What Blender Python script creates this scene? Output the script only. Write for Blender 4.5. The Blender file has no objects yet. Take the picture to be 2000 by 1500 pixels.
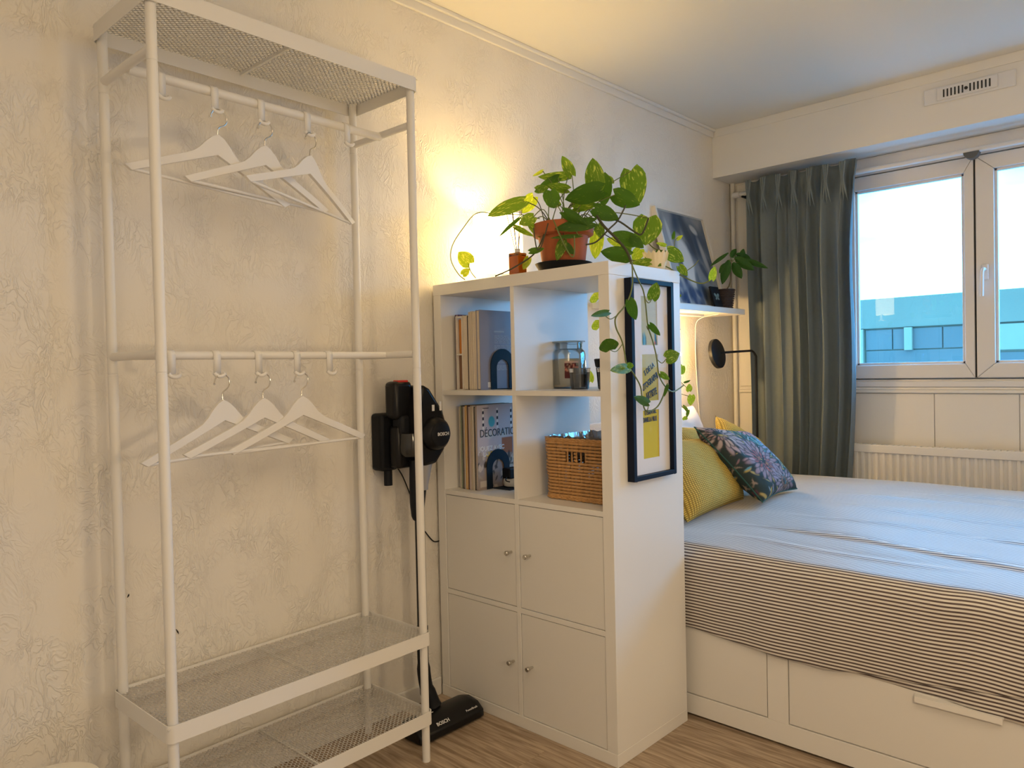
import bpy, bmesh, math, random
import numpy as np
from mathutils import Vector, Matrix, noise
from math import sin, cos, pi, radians, sqrt
random.seed(7)
S = bpy.context.scene
COL = S.collection
# ------------------------------------------------------------------ camera
CP = Vector((-1.74874, -2.02628, 1.16004))
FWD = Vector((0.72733068, 0.68601552, -0.01930781))
RT = Vector((0.68565916, -0.72758078, -0.02230987))
UP = Vector((0.02935291, -0.00298808, 0.99956464))
FPX = 1459.0
cam = bpy.data.cameras.new('camera')
cam.sensor_width = 36; cam.lens = FPX/2000*36; cam.clip_start = .05; cam.clip_end = 200
co = bpy.data.objects.new('camera', cam); COL.objects.link(co)
m = Matrix.Identity(4)
for i in range(3):
    m[i][0] = RT[i]; m[i][1] = UP[i]; m[i][2] = -FWD[i]; m[i][3] = CP[i]
co.matrix_world = m
S.camera = co
# ------------------------------------------------------------------ view
S.view_settings.view_transform = 'Standard'; S.view_settings.look = 'None'
S.view_settings.gamma = 1; S.view_settings.use_curve_mapping = False
S.view_settings.exposure = 0.0
# ------------------------------------------------------------------ world: bluish dusk sky with a bright cloud bank
w = bpy.data.worlds.new('sky'); S.world = w; w.use_nodes = True
nt = w.node_tree; nt.nodes.clear()
out = nt.nodes.new('ShaderNodeOutputWorld'); bg = nt.nodes.new('ShaderNodeBackground')
tc = nt.nodes.new('ShaderNodeTexCoord')
mp = nt.nodes.new('ShaderNodeMapping'); mp.inputs['Scale'].default_value = (1, 1, 4)
nz = nt.nodes.new('ShaderNodeTexNoise'); nz.inputs['Scale'].default_value = 1.6; nz.inputs['Detail'].default_value = 5
cr = nt.nodes.new('ShaderNodeValToRGB')
cr.color_ramp.elements[0].position = .36; cr.color_ramp.elements[0].color = (.64, 6.0, 12.0, 1)
cr.color_ramp.elements[1].position = .45; cr.color_ramp.elements[1].color = (1.2, 6.4, 13.5, 1)
nt.links.new(tc.outputs['Generated'], mp.inputs['Vector']); nt.links.new(mp.outputs[0], nz.inputs['Vector'])
nt.links.new(nz.outputs['Fac'], cr.inputs['Fac']); nt.links.new(cr.outputs[0], bg.inputs['Color'])
bg.inputs['Strength'].default_value = 1.25
nt.links.new(bg.outputs[0], out.inputs['Surface'])

def light(name, kind, loc, energy, color, size=.1, rot=None, sy=None):
    l = bpy.data.lights.new(name, kind); l.energy = energy; l.color = color
    if kind == 'AREA':
        l.size = size
        if sy: l.shape = 'RECTANGLE'; l.size_y = sy
    else: l.shadow_soft_size = size
    o = bpy.data.objects.new(name, l); COL.objects.link(o); o.location = loc
    if rot: o.rotation_euler = rot
    return o
light('room_lamp_light', 'POINT', (-.8, -2.1, 1.0), 15, (1, .74, .45), .05)
light('far_fill_light', 'POINT', (.9, -3.0, 2.25), 17, (1, .76, .46), .18)  # warm fill added out of view to brighten soffit and ceiling
light('ceiling_fill_light', 'AREA', (-1.3, -2.2, 2.42), 16, (1, .76, .50), 1.1)  # added overhead fill for general warmth, no fixture here
light('rear_fill_light', 'POINT', (-2.7, -2.7, 2.0), 18, (1, .78, .52), .25)  # unseen fill added behind the camera to lift doors and soffit
po = light('window_portal', 'AREA', (2.42, -1.55, 1.6), 1, (1, 1, 1), 1.1, (0, radians(-90), 0), 2.1)
po.data.cycles.is_portal = True
po.rotation_euler = Vector((-1, 0, 0)).to_track_quat('-Z', 'Y').to_euler()
po.data.size = 2.1; po.data.size_y = 1.1

# ------------------------------------------------------------------ helpers
def at(px, py, axis=None, val=0., d=None):
    r = FWD + RT*((px-1000)/FPX) + UP*((750-py)/FPX)
    if d is not None: return CP + r*d
    i = 'xyz'.index(axis)
    return CP + r*((val-CP[i])/r[i])

MATS = {}
def mat(name, col, rough=.5, metal=0., bump=None, var=0., vscale=8., trans=0., spec=.5, coat=0., emit=None, estr=0, attr=None, sheen=0.):
    if name in MATS: return MATS[name]
    m = bpy.data.materials.new(name); m.use_nodes = True; MATS[name] = m
    nt = m.node_tree; b = nt.nodes['Principled BSDF']
    b.inputs['Base Color'].default_value = (*col, 1); b.inputs['Roughness'].default_value = rough
    b.inputs['Metallic'].default_value = metal; b.inputs['Specular IOR Level'].default_value = spec
    b.inputs['Coat Weight'].default_value = coat
    b.inputs['Sheen Weight'].default_value = sheen
    if emit: b.inputs['Emission Color'].default_value = (*emit, 1); b.inputs['Emission Strength'].default_value = estr
    tcn = nt.nodes.new('ShaderNodeTexCoord')
    if attr:
        a = nt.nodes.new('ShaderNodeAttribute'); a.attribute_name = attr
        nt.links.new(a.outputs['Color'], b.inputs['Base Color'])
    elif var > 0:
        n = nt.nodes.new('ShaderNodeTexNoise'); n.inputs['Scale'].default_value = vscale; n.inputs['Detail'].default_value = 4
        nt.links.new(tcn.outputs['Object'], n.inputs['Vector'])
        mx = nt.nodes.new('ShaderNodeMix'); mx.data_type = 'RGBA'
        mx.inputs[6].default_value = (*[c*(1-var) for c in col], 1); mx.inputs[7].default_value = (*[min(1, c*(1+var)) for c in col], 1)
        nt.links.new(n.outputs['Fac'], mx.inputs[0]); nt.links.new(mx.outputs[2], b.inputs['Base Color'])
    if bump:
        sc, st, dist = bump
        n = nt.nodes.new('ShaderNodeTexNoise'); n.inputs['Scale'].default_value = sc; n.inputs['Detail'].default_value = 3
        nt.links.new(tcn.outputs['Object'], n.inputs['Vector'])
        bp = nt.nodes.new('ShaderNodeBump'); bp.inputs['Strength'].default_value = st; bp.inputs['Distance'].default_value = dist
        nt.links.new(n.outputs['Fac'], bp.inputs['Height']); nt.links.new(bp.outputs[0], b.inputs['Normal'])
    if trans > 0:
        t = nt.nodes.new('ShaderNodeBsdfTranslucent'); ms = nt.nodes.new('ShaderNodeMixShader'); ms.inputs[0].default_value = trans
        o = nt.nodes['Material Output']
        if attr: nt.links.new(nt.nodes['Attribute'].outputs['Color'], t.inputs['Color'])
        else: t.inputs['Color'].default_value = (*[min(1, c*1.3) for c in col], 1)
        nt.links.new(b.outputs[0], ms.inputs[1]); nt.links.new(t.outputs[0], ms.inputs[2]); nt.links.new(ms.outputs[0], o.inputs['Surface'])
    return m

def bm_(): return bmesh.new()
def box(bm, x0, x1, y0, y1, z0, z1):
    v = [bm.verts.new((x, y, z)) for x in (x0, x1) for y in (y0, y1) for z in (z0, z1)]
    for f in ((0,1,3,2),(4,6,7,5),(0,4,5,1),(2,3,7,6),(0,2,6,4),(1,5,7,3)): bm.faces.new([v[i] for i in f])
    return v
def tube(bm, pts, r, seg=10, caps=True, closed=False):
    pts = [Vector(p) for p in pts]; n = len(pts)
    rs = r if isinstance(r, (list, tuple)) else [r]*n
    up = None; rings = []
    for i, p in enumerate(pts):
        if closed: d = pts[(i+1) % n]-pts[i-1]
        else: d = (pts[min(i+1, n-1)]-pts[max(i-1, 0)])
        d.normalize()
        if up is None:
            up = Vector((0, 0, 1)) if abs(d.z) < .9 else Vector((1, 0, 0))
        a = d.cross(up)
        if a.length < 1e-4: a = d.cross(Vector((0, 1, 0)))
        a.normalize(); b = a.cross(d).normalized(); up = b
        rings.append([bm.verts.new(p+(a*cos(2*pi*k/seg)+b*sin(2*pi*k/seg))*rs[i]) for k in range(seg)])
    m_ = n if closed else n-1
    for i in range(m_):
        A = rings[i]; B = rings[(i+1) % n]
        for k in range(seg): bm.faces.new((A[k], B[k], B[(k+1) % seg], A[(k+1) % seg]))
    if caps and not closed:
        bm.faces.new(rings[0]); bm.faces.new(rings[-1][::-1])
def lathe(bm, prof, c=(0, 0, 0), seg=32, axis='z'):
    rings = []
    for r, h in prof:
        ring = []
        for k in range(seg):
            a = 2*pi*k/seg
            p = (r*cos(a), r*sin(a), h)
            if axis == 'y': p = (r*cos(a), h, r*sin(a))
            if axis == 'x': p = (h, r*cos(a), r*sin(a))
            ring.append(bm.verts.new((c[0]+p[0], c[1]+p[1], c[2]+p[2])))
        rings.append(ring)
    for A, B in zip(rings, rings[1:]):
        for k in range(seg): bm.faces.new((A[k], A[(k+1) % seg], B[(k+1) % seg], B[k]))
    if prof[0][0] > 1e-5: bm.faces.new(rings[0][::-1])
    if prof[-1][0] > 1e-5: bm.faces.new(rings[-1])
def smooth(me, ang=40):
    for p in me.polygons: p.use_smooth = True
    try: me.set_sharp_from_angle(angle=radians(ang))
    except Exception: pass
def obj(name, bm, m, parent=None, sm=False, bev=0, world=True, solid=0):
    bmesh.ops.remove_doubles(bm, verts=bm.verts, dist=1e-7)
    bmesh.ops.recalc_face_normals(bm, faces=bm.faces)
    if parent is not None and world:
        off = worldloc(parent)
        bmesh.ops.translate(bm, verts=bm.verts, vec=-off)
    me = bpy.data.meshes.new(name); bm.to_mesh(me); bm.free()
    if m: me.materials.append(m)
    o = bpy.data.objects.new(name, me); COL.objects.link(o)
    if parent is not None: o.parent = parent
    if sm: smooth(me)
    if bev:
        b = o.modifiers.new('bevel', 'BEVEL'); b.width = bev; b.segments = 2; b.limit_method = 'ANGLE'; b.angle_limit = radians(40)
    if solid:
        s = o.modifiers.new('solid', 'SOLIDIFY'); s.thickness = solid; s.offset = 0
    return o
def worldloc(o):
    v = Vector((0, 0, 0))
    while o is not None: v = v + o.location; o = o.parent
    return v
def thing(name, label, cat, loc=(0, 0, 0), rotz=0, group=None):
    o = bpy.data.objects.new(name, None); COL.objects.link(o); o.empty_display_size = .05
    o.location = loc; o.rotation_euler = (0, 0, rotz); o['label'] = label; o['category'] = cat
    if group: o['group'] = group
    return o
def tag(o, label, cat, group=None):
    o['label'] = label; o['category'] = cat
    if group: o['group'] = group
    return o
def struct(o): o['kind'] = 'structure'; return o
def origin_to(o, loc):
    loc = Vector(loc); o.data.transform(Matrix.Translation(-loc)); o.location = loc; return o
def dup(root, loc, rotz, label, group=None):
    r = root.copy(); COL.objects.link(r); r.location = loc; r.rotation_euler = (0, 0, rotz); r['label'] = label
    if group: r['group'] = group
    for ch in list(root.children):
        c = ch.copy(); COL.objects.link(c); c.parent = r
        for g in list(ch.children):
            d = g.copy(); COL.objects.link(d); d.parent = c
    return r
def qbox(name, dims, m, parent, bev=0, world=True, sm=False):
    bm = bm_(); box(bm, *dims); return obj(name, bm, m, parent, bev=bev, world=world, sm=sm)
def catmull(P, k=6):
    P = [Vector(p) for p in P]; o = []
    for i in range(len(P)-1):
        a = P[max(i-1, 0)]; b = P[i]; c = P[i+1]; d = P[min(i+2, len(P)-1)]
        for j in range(k):
            t = j/k
            o.append(.5*((2*b)+(c-a)*t+(2*a-5*b+4*c-d)*t*t+(3*b-a-3*c+d)*t**3))
    o.append(P[-1]); return o
def text(s, size, m, parent, mtx, name='lettering', ext=.0004, bold=0., sx=1):
    c = bpy.data.curves.new(name, 'FONT'); c.body = s; c.size = size; c.extrude = ext; c.align_x = 'CENTER'; c.align_y = 'CENTER'
    c.offset = bold; c.resolution_u = 3
    t = bpy.data.objects.new(name, c); COL.objects.link(t)
    me = bpy.data.meshes.new_from_object(t.evaluated_get(bpy.context.evaluated_depsgraph_get()))
    bpy.data.objects.remove(t)
    mm = Matrix.Translation(-worldloc(parent)) @ mtx @ Matrix.Diagonal((sx, 1, 1, 1))
    me.transform(mm); me.materials.clear(); me.materials.append(m)
    o = bpy.data.objects.new(name, me); COL.objects.link(o); o.parent = parent
    return o
def frame_mtx(pos, xdir, zdir_n, rot=0):   # text x axis along xdir, facing normal
    x = Vector(xdir).normalized(); n = Vector(zdir_n).normalized(); y = n.cross(x).normalized()
    M = Matrix.Identity(4)
    for i in range(3): M[i][0] = x[i]; M[i][1] = y[i]; M[i][2] = n[i]; M[i][3] = pos[i]
    return M @ Matrix.Rotation(rot, 4, 'Z')

# ------------------------------------------------------------------ materials
WHITE = mat('white_foil', (.78, .765, .73), .38, bump=(60, .03, .001))
DOORW = mat('white_door_foil', (.75, .735, .70), .42)
STEEL = mat('white_powder_coat', (.78, .765, .73), .4)
HANG = mat('white_painted_wood', (.78, .76, .72), .5)
CHROME = mat('brushed_steel', (.6, .58, .54), .25, 1)
BLACK = mat('black_plastic', (.006, .006, .007), .3, spec=.3)
BLACKM = mat('black_matt', (.009, .010, .013), .5, spec=.2)
RED = mat('red_plastic', (.6, .04, .02), .4)
GREYP = mat('grey_plastic', (.35, .35, .36), .4)
LETW = mat('pale_lettering', (.75, .75, .75), .5)
PVC = mat('white_pvc', (.72, .72, .73), .35)
PAINTW = mat('white_paint', (.76, .745, .71), .5, bump=(90, .05, .001))
RADI = mat('radiator_enamel', (.78, .76, .72), .35)
LINEN = mat('curtain_linen', (.23, .275, .29), .9, trans=.3, bump=(400, .15, .001), var=.1, vscale=60)
NAVY = mat('navy_metal', (.008, .017, .030), .5, spec=.15)
SEAM = mat('dark_gap', (.03, .03, .03), .8)
PAPER = mat('cream_paper', (.66, .58, .47), .8, var=.12, vscale=300)

def wall_mat():
    m = bpy.data.materials.new('textured_plaster'); m.use_nodes = True; nt = m.node_tree; b = nt.nodes['Principled BSDF']
    b.inputs['Base Color'].default_value = (.80, .765, .70, 1); b.inputs['Roughness'].default_value = .75
    tcn = nt.nodes.new('ShaderNodeTexCoord')
    mpn = nt.nodes.new('ShaderNodeMapping'); mpn.inputs['Scale'].default_value = (1, 1, .55); mpn.inputs['Rotation'].default_value = (0, .25, 0)
    dn = nt.nodes.new('ShaderNodeTexNoise'); dn.inputs['Scale'].default_value = 9
    ad = nt.nodes.new('ShaderNodeMix'); ad.data_type = 'RGBA'; ad.blend_type = 'ADD'; ad.inputs[0].default_value = .12
    nt.links.new(tcn.outputs['Object'], mpn.inputs[0]); nt.links.new(mpn.outputs[0], dn.inputs['Vector'])
    nt.links.new(mpn.outputs[0], ad.inputs[6]); nt.links.new(dn.outputs['Color'], ad.inputs[7])
    n1 = nt.nodes.new('ShaderNodeTexNoise'); n1.inputs['Scale'].default_value = 52; n1.inputs['Detail'].default_value = 2; n1.inputs['Distortion'].default_value = 1.2
    nt.links.new(ad.outputs[2], n1.inputs['Vector'])
    r = nt.nodes.new('ShaderNodeValToRGB'); e = r.color_ramp.elements
    e[0].position = .42; e[0].color = (0, 0, 0, 1); e[1].position = .60; e[1].color = (0, 0, 0, 1)
    k = r.color_ramp.elements.new(.5); k.color = (1, 1, 1, 1)
    nt.links.new(n1.outputs['Fac'], r.inputs[0])
    n2 = nt.nodes.new('ShaderNodeTexNoise'); n2.inputs['Scale'].default_value = 7; nt.links.new(tcn.outputs['Object'], n2.inputs['Vector'])
    mu = nt.nodes.new('ShaderNodeMath'); mu.operation = 'MULTIPLY'; nt.links.new(r.outputs[0], mu.inputs[0])
    rr = nt.nodes.new('ShaderNodeMapRange'); rr.inputs[1].default_value = .35; rr.inputs[2].default_value = .6
    nt.links.new(n2.outputs['Fac'], rr.inputs[0]); nt.links.new(rr.outputs[0], mu.inputs[1])
    bp = nt.nodes.new('ShaderNodeBump'); bp.inputs['Strength'].default_value = .65; bp.inputs['Distance'].default_value = .0025
    nt.links.new(mu.outputs[0], bp.inputs['Height']); nt.links.new(bp.outputs[0], b.inputs['Normal'])
    return m
WALL = wall_mat()
CEIL = mat('ceiling_paint', (.78, .76, .70), .85, bump=(120, .08, .001))

def wood_mat(name, a, b_):
    m = bpy.data.materials.new(name); m.use_nodes = True; nt = m.node_tree; b = nt.nodes['Principled BSDF']
    b.inputs['Roughness'].default_value = .45
    oi = nt.nodes.new('ShaderNodeObjectInfo'); tcn = nt.nodes.new('ShaderNodeTexCoord')
    vm = nt.nodes.new('ShaderNodeVectorMath'); vm.operation = 'ADD'
    cx = nt.nodes.new('ShaderNodeCombineXYZ'); mu = nt.nodes.new('ShaderNodeMath'); mu.operation = 'MULTIPLY'; mu.inputs[1].default_value = 31
    nt.links.new(oi.outputs['Random'], mu.inputs[0]); nt.links.new(mu.outputs[0], cx.inputs[2]); nt.links.new(mu.outputs[0], cx.inputs[1])
    nt.links.new(tcn.outputs['Object'], vm.inputs[0]); nt.links.new(cx.outputs[0], vm.inputs[1])
    mpn = nt.nodes.new('ShaderNodeMapping'); mpn.inputs['Scale'].default_value = (14, .9, 1)
    nt.links.new(vm.outputs[0], mpn.inputs[0])
    n = nt.nodes.new('ShaderNodeTexNoise'); n.inputs['Scale'].default_value = 6; n.inputs['Detail'].default_value = 7; n.inputs['Distortion'].default_value = .8
    nt.links.new(mpn.outputs[0], n.inputs['Vector'])
    r = nt.nodes.new('ShaderNodeValToRGB'); r.color_ramp.elements[0].position = .35; r.color_ramp.elements[0].color = (*a, 1)
    r.color_ramp.elements[1].position = .66; r.color_ramp.elements[1].color = (*b_, 1)
    nt.links.new(n.outputs['Fac'], r.inputs[0]); nt.links.new(r.outputs[0], b.inputs['Base Color'])
    bp = nt.nodes.new('ShaderNodeBump'); bp.inputs['Strength'].default_value = .12; bp.inputs['Distance'].default_value = .001
    nt.links.new(n.outputs['Fac'], bp.inputs['Height']); nt.links.new(bp.outputs[0], b.inputs['Normal'])
    return m
OAK = wood_mat('grey_oak_laminate', (.24, .17, .11), (.50, .39, .28))

def glass_mat(name, tint=(1, 1, 1), rough=0., refl=.08):
    m = bpy.data.materials.new(name); m.use_nodes = True; nt = m.node_tree; nt.nodes.remove(nt.nodes['Principled BSDF'])
    t = nt.nodes.new('ShaderNodeBsdfTransparent'); t.inputs[0].default_value = (*tint, 1)
    g = nt.nodes.new('ShaderNodeBsdfGlossy'); g.inputs['Roughness'].default_value = rough
    f = nt.nodes.new('ShaderNodeLayerWeight'); f.inputs[0].default_value = .35
    mu = nt.nodes.new('ShaderNodeMapRange'); mu.inputs[3].default_value = refl*.4; mu.inputs[4].default_value = min(1, refl*7)
    nt.links.new(f.outputs['Fresnel'], mu.inputs[0])
    x = nt.nodes.new('ShaderNodeMixShader'); nt.links.new(mu.outputs[0], x.inputs[0])
    nt.links.new(t.outputs[0], x.inputs[1]); nt.links.new(g.outputs[0], x.inputs[2]); nt.links.new(x.outputs[0], nt.nodes['Material Output'].inputs[0])
    return m
GLASS = glass_mat('window_glass', refl=.03)
JARG = glass_mat('jar_glass', (.93, .97, .98), refl=.12)

# ================================================================== SETTING
YW = .015; XW = 2.303; ZC = 2.466; XS = 2.083
fl = struct(qbox('floor', (-3.2, 2.5, -3.9, .12, -.06, -.006), SEAM, None))
pw = .193; k = 0
pmesh = {}
for ix in range(29):
    x0 = -3.15+ix*pw
    if x0 > 2.25: continue
    y = .015 - (ix*.437 % 1.2)
    ys = [.015]
    while y > -3.8:
        if y < -.02: ys.append(y)
        y -= 1.2
    ys.append(-3.8)
    for a, b in zip(ys, ys[1:]):
        key = round(a-b, 3)
        if key not in pmesh:
            bm = bm_(); box(bm, .0004, pw-.0004, -(a-b)+.0005, -.0005, -.006, 0)
            o = obj('plank', bm, OAK, fl, bev=.0006, world=False); pmesh[key] = o.data
        else:
            o = bpy.data.objects.new('plank', pmesh[key]); COL.objects.link(o); o.parent = fl
        o.location = (x0, a, 0)
struct(qbox('ceiling', (-3.2, 2.5, -3.9, .12, ZC, ZC+.08), CEIL, None))
wl = struct(qbox('wall_left', (-3.2, XW+.1, YW, YW+.1, -.06, ZC), WALL, None))
struct(qbox('wall_back', (-3.3, -3.2, -3.9, .12, -.06, ZC), WALL, None))
struct(qbox('wall_right', (-3.2, 2.5, -4.0, -3.9, -.06, ZC), WALL, None))
SCF = mat('scuff', (.03, .025, .02), .8)
for pts in ([(249, 1167), (251, 1163), (252, 1160)], [(344, 1229), (347, 1234), (349, 1238)]):
    bm = bm_(); tube(bm, [at(u, v, 'y', YW-.0005) for u, v in pts], [.0008, .0022, .0007], 6); obj('scuff_mark', bm, SCF, wl)
# window wall
WY0, WY1, WZ0, WZ1 = -.56, -2.62, 1.03, 2.20
bm = bm_()
box(bm, XW, XW+.22, WY0, YW+.1, -.06, ZC); box(bm, XW, XW+.22, -3.9, WY1, -.06, ZC)
box(bm, XW, XW+.22, WY1, WY0, -.06, WZ0); box(bm, XW, XW+.22, WY1, WY0, WZ1, ZC)
ww = struct(obj('wall_window', bm, PAINTW, None))
# dado panels on the window wall
y = -.25
prev = YW-.006
seams = [-.262, -.645, -1.029, -1.376, -1.76, -2.14, -2.52, -2.9]
ys = [prev-.03]+seams
for a, b in zip(ys, ys[1:]):
    qbox('panel', (XW-.008, XW, b+.0015, a-.0015, .10, .997), PAINTW, ww, bev=.002)
qbox('chair_rail', (XW-.022, XW, -3.0, YW-.036, 1.0, 1.016), PAINTW, ww, bev=.004)
qbox('chair_rail', (XW-.012, XW, -3.0, YW-.036, 1.016, 1.028), PAINTW, ww, bev=.003)
# vertical panel between corner and curtain
qbox('panel', (XW-.008, XW, -.55, YW-.04, 1.035, 2.19), PAINTW, ww, bev=.003)
bm = bm_(); tube(bm, [(XW-.02, YW-.018, 0), (XW-.02, YW-.018, 2.2)], .013, 12)
struct(obj('trim_1', bm, PAINTW, None, sm=True))
# roller shutter box / soffit
so = struct(qbox('wall_soffit', (XS, XW+.1, -3.9, YW, WZ1, ZC), PAINTW, None, bev=.002))
qbox('moulding', (XS-.006, XS, -3.9, YW-.02, ZC-.043, ZC), PAINTW, so, bev=.002)
# cove moulding
bm = bm_(); box(bm, -3.2, XS, YW-.012, YW, ZC-.043, ZC); box(bm, -3.2, XS, YW-.026, YW-.012, ZC-.014, ZC)
struct(obj('trim_2', bm, PAINTW, None, bev=.003))
# baseboard
struct(qbox('baseboard_left', (-3.2, .0, YW-.012, YW, 0, .062), PAINTW, None, bev=.003))
struct(qbox('baseboard_right', (.39, XW, YW-.012, YW, 0, .062), PAINTW, None, bev=.003))

# vent
vt = thing('air_vent', 'white slotted air vent plate on the soffit above the window', 'vent', (XS-.001, -1.23, 2.325))
qbox('base_plate', (XS-.010, XS, -1.41, -1.055, 2.323, 2.395), PVC, vt, bev=.004)
qbox('grille', (XS-.018, XS-.010, -1.345, -1.11, 2.333, 2.388), PVC, vt, bev=.003)
vm = None
for i in list(range(6))+list(range(7, 13)):
    yy = -1.138-i*.0148
    o = qbox('slot', (XS-.0195, XS-.0178, yy-.003, yy+.003, 2.342, 2.376), SEAM, vt)
bm = bm_(); tube(bm, [(XS-.018, -1.226, 2.359), (XS-.023, -1.226, 2.359)], .007, 10); obj('knob', bm, SEAM, vt)

# window
wi = bpy.data.objects.new('window_1', None); COL.objects.link(wi); wi.location = (XW, -1.2, WZ0); struct(wi)
bm = bm_()
for a in ((WY1, WY0, WZ0, 1.067), (WY1, WY0, 2.112, WZ1), (-.605, WY0, 1.067, 2.112), (WY1, -2.57, 1.067, 2.112)):
    box(bm, XW+.0, XW+.09, *a)
obj('frame', bm, PVC, wi, bev=.003)
bm = bm_()
for a in ((WY1, WY0, WZ0, 1.095), (WY1, WY0, 2.085, WZ1), (-.63, WY0, 1.067, 2.112), (WY1, -2.545, 1.067, 2.112)): box(bm, XW+.052, XW+.09, *a)
obj('frame_rebate', bm, PVC, wi)
bm = bm_(); box(bm, XW-.012, XW+.0, WY1-.02, WY0+.01, WZ0, WZ0+.028); obj('sill', bm, PVC, wi, bev=.003)
def sash(y0, y1, gl, gr):
    z0, z1, g0, g1 = 1.073, 2.106, 1.141, 2.036
    X0, X1 = XW-.012, XW+.05
    bm = bm_()
    def prism(pts):  # mitred bar: front outline
        A = [bm.verts.new((X0, p[0], p[1])) for p in pts]; B = [bm.verts.new((X1, p[0], p[1])) for p in pts]
        n = len(pts); bm.faces.new(A); bm.faces.new(B[::-1])
        for i in range(n): bm.faces.new((A[i], B[i], B[(i+1) % n], A[(i+1) % n]))
    bars = [[(y0, z0), (y1, z0), (gr, g0), (gl, g0)], [(y0, z1), (y1, z1), (gr, g1), (gl, g1)],
            [(y0, z0), (gl, g0), (gl, g1), (y0, z1)], [(y1, z0), (gr, g0), (gr, g1), (y1, z1)]]
    bm.free()
    fr = None
    for i, b in enumerate(bars):
        bm = bm_()
        cx = sum(p[0] for p in b)/4; cz = sum(p[1] for p in b)/4
        b = [(p[0]+(cx-p[0])*.0015, p[1]+(cz-p[1])*.0015) for p in b]
        prism(b)
        o = obj('sash', bm, PVC, wi, bev=.004)
    bm = bm_()
    for a in ((gl-.012, gl, g0, g1), (gr, gr+.012, g0, g1), (gr, gl, g0, g0+.012), (gr, gl, g1-.012, g1)):
        box(bm, XW+.0, XW+.02, *a)
    obj('glazing_bead', bm, PVC, wi, bev=.002)
    qbox('pane', (XW+.022, XW+.026, gr, gl, g0, g1), GLASS, wi)
sash(-.609, -1.203, -.672, -1.163)
sash(-1.211, -1.885, -1.286, -1.81)
sash(-1.893, -2.566, -1.965, -2.50)  # unseen third sash, added to let in more daylight
qbox('gap_seal', (XW-.004, XW+.02, -1.2108, -1.2032, 1.075, 2.105), SEAM, wi)
for yy in (-1.207, -1.889): qbox('mullion', (XW+.052, XW+.09, yy-.028, yy+.028, 1.09, 2.09), PVC, wi)
hy = -1.247
bm = bm_(); box(bm, XW-.022, XW-.012, hy-.016, hy+.014, 1.525, 1.60)
h = obj('handle', bm, PVC, wi, bev=.005, sm=True)
bm = bm_(); tube(bm, catmull([(XW-.02, hy, 1.575), (XW-.045, hy, 1.575), (XW-.055, hy+.003, 1.56), (XW-.055, hy+.004, 1.52), (XW-.052, hy+.006, 1.45)], 4), .0085, 8)
obj('lever', bm, PVC, h, sm=True)

# outside: facade across the street
FAC = mat('facade_render', (.115, .072, .042), .9, var=.15, vscale=2, bump=(20, .2, .01))
FAC2 = mat('facade_panel', (.075, .048, .037), .9, var=.25, vscale=1.3)
FACL = mat('facade_pale', (.17, .11, .065), .9, var=.08)
bd = thing('flat_roof_building', 'grey concrete flat-roofed building seen through the window', 'building', (14, 0, -8))
qbox('wall', (12.0, 20, -8, 9, -8, 2.235), FAC, bd)
qbox('parapet', (11.93, 12.0, -8, 9, 1.73, 2.235), FAC, bd)
for y0, y1 in ((1.79, 2.42), (.62, 1.67), (-.5, .5)):
    pass
for a, b in ((2.41, 1.99), (1.97, 1.78)): qbox('panel', (11.96, 12, b, a, 1.36, 1.70), FAC2, bd)
for a, b in ((1.67, 1.23), (1.21, .80)): qbox('panel', (11.96, 12, b, a, 1.36, 1.70), FAC2, bd)
qbox('panel', (11.97, 12, .8, 2.41, .6, 1.34), FAC2, bd)
qbox('panel', (11.97, 12, -.55, .55, .6, 1.26), FAC2, bd)
for yy in (2.50, 1.725, .68): qbox('pilaster', (11.9, 12, yy-.06, yy+.06, -.5 if yy > 2 else 1.34, 1.72), FACL, bd)
qbox('band', (11.94, 12, -.55, .60, 1.30, 1.70), FACL, bd)
struct(qbox('ground', (2.6, 60, -40, 40, -8.2, -8), mat('street', (.15, .16, .17), .9), None))

# radiator
ra = thing('radiator', 'white fluted panel radiator under the window', 'radiator', (2.22, -1.5, .14))
bm = bm_()
prof = []; yy = -.60; X = 2.222
n = 44
for i in range(n):
    y0 = -.645-i*.0333
    prof += [(X, y0), (X, y0-.010), (X+.010, y0-.0145), (X+.010, y0-.0295)]
A = [[bm.verts.new((p[0], p[1], z)) for p in prof] for z in (.16, .705)]
for i in range(len(prof)-1): bm.faces.new((A[0][i], A[0][i+1], A[1][i+1], A[1][i]))
o = obj('front_panel', bm, RADI, ra, solid=.002)
bm = bm_(); box(bm, 2.216, 2.226, -2.13, -.632, .702, .742); box(bm, 2.216, 2.226, -2.13, -.632, .14, .165); box(bm, 2.217, 2.224, -.646, -.632, .16, .705)
box(bm, 2.24, 2.262, -2.12, -.635, .15, .73)
obj('body', bm, RADI, ra, bev=.003)
bm = bm_()
for i in range(58):
    y0 = -.66-i*.0253; box(bm, 2.228, 2.26, y0-.018, y0, .738, .743)
o = obj('top_grille', bm, RADI, ra); o['kind'] = 'stuff'
for yy in (-.8, -1.9): qbox('bracket', (2.255, XW-.008, yy-.02, yy+.02, .3, .34), RADI, ra)

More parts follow.
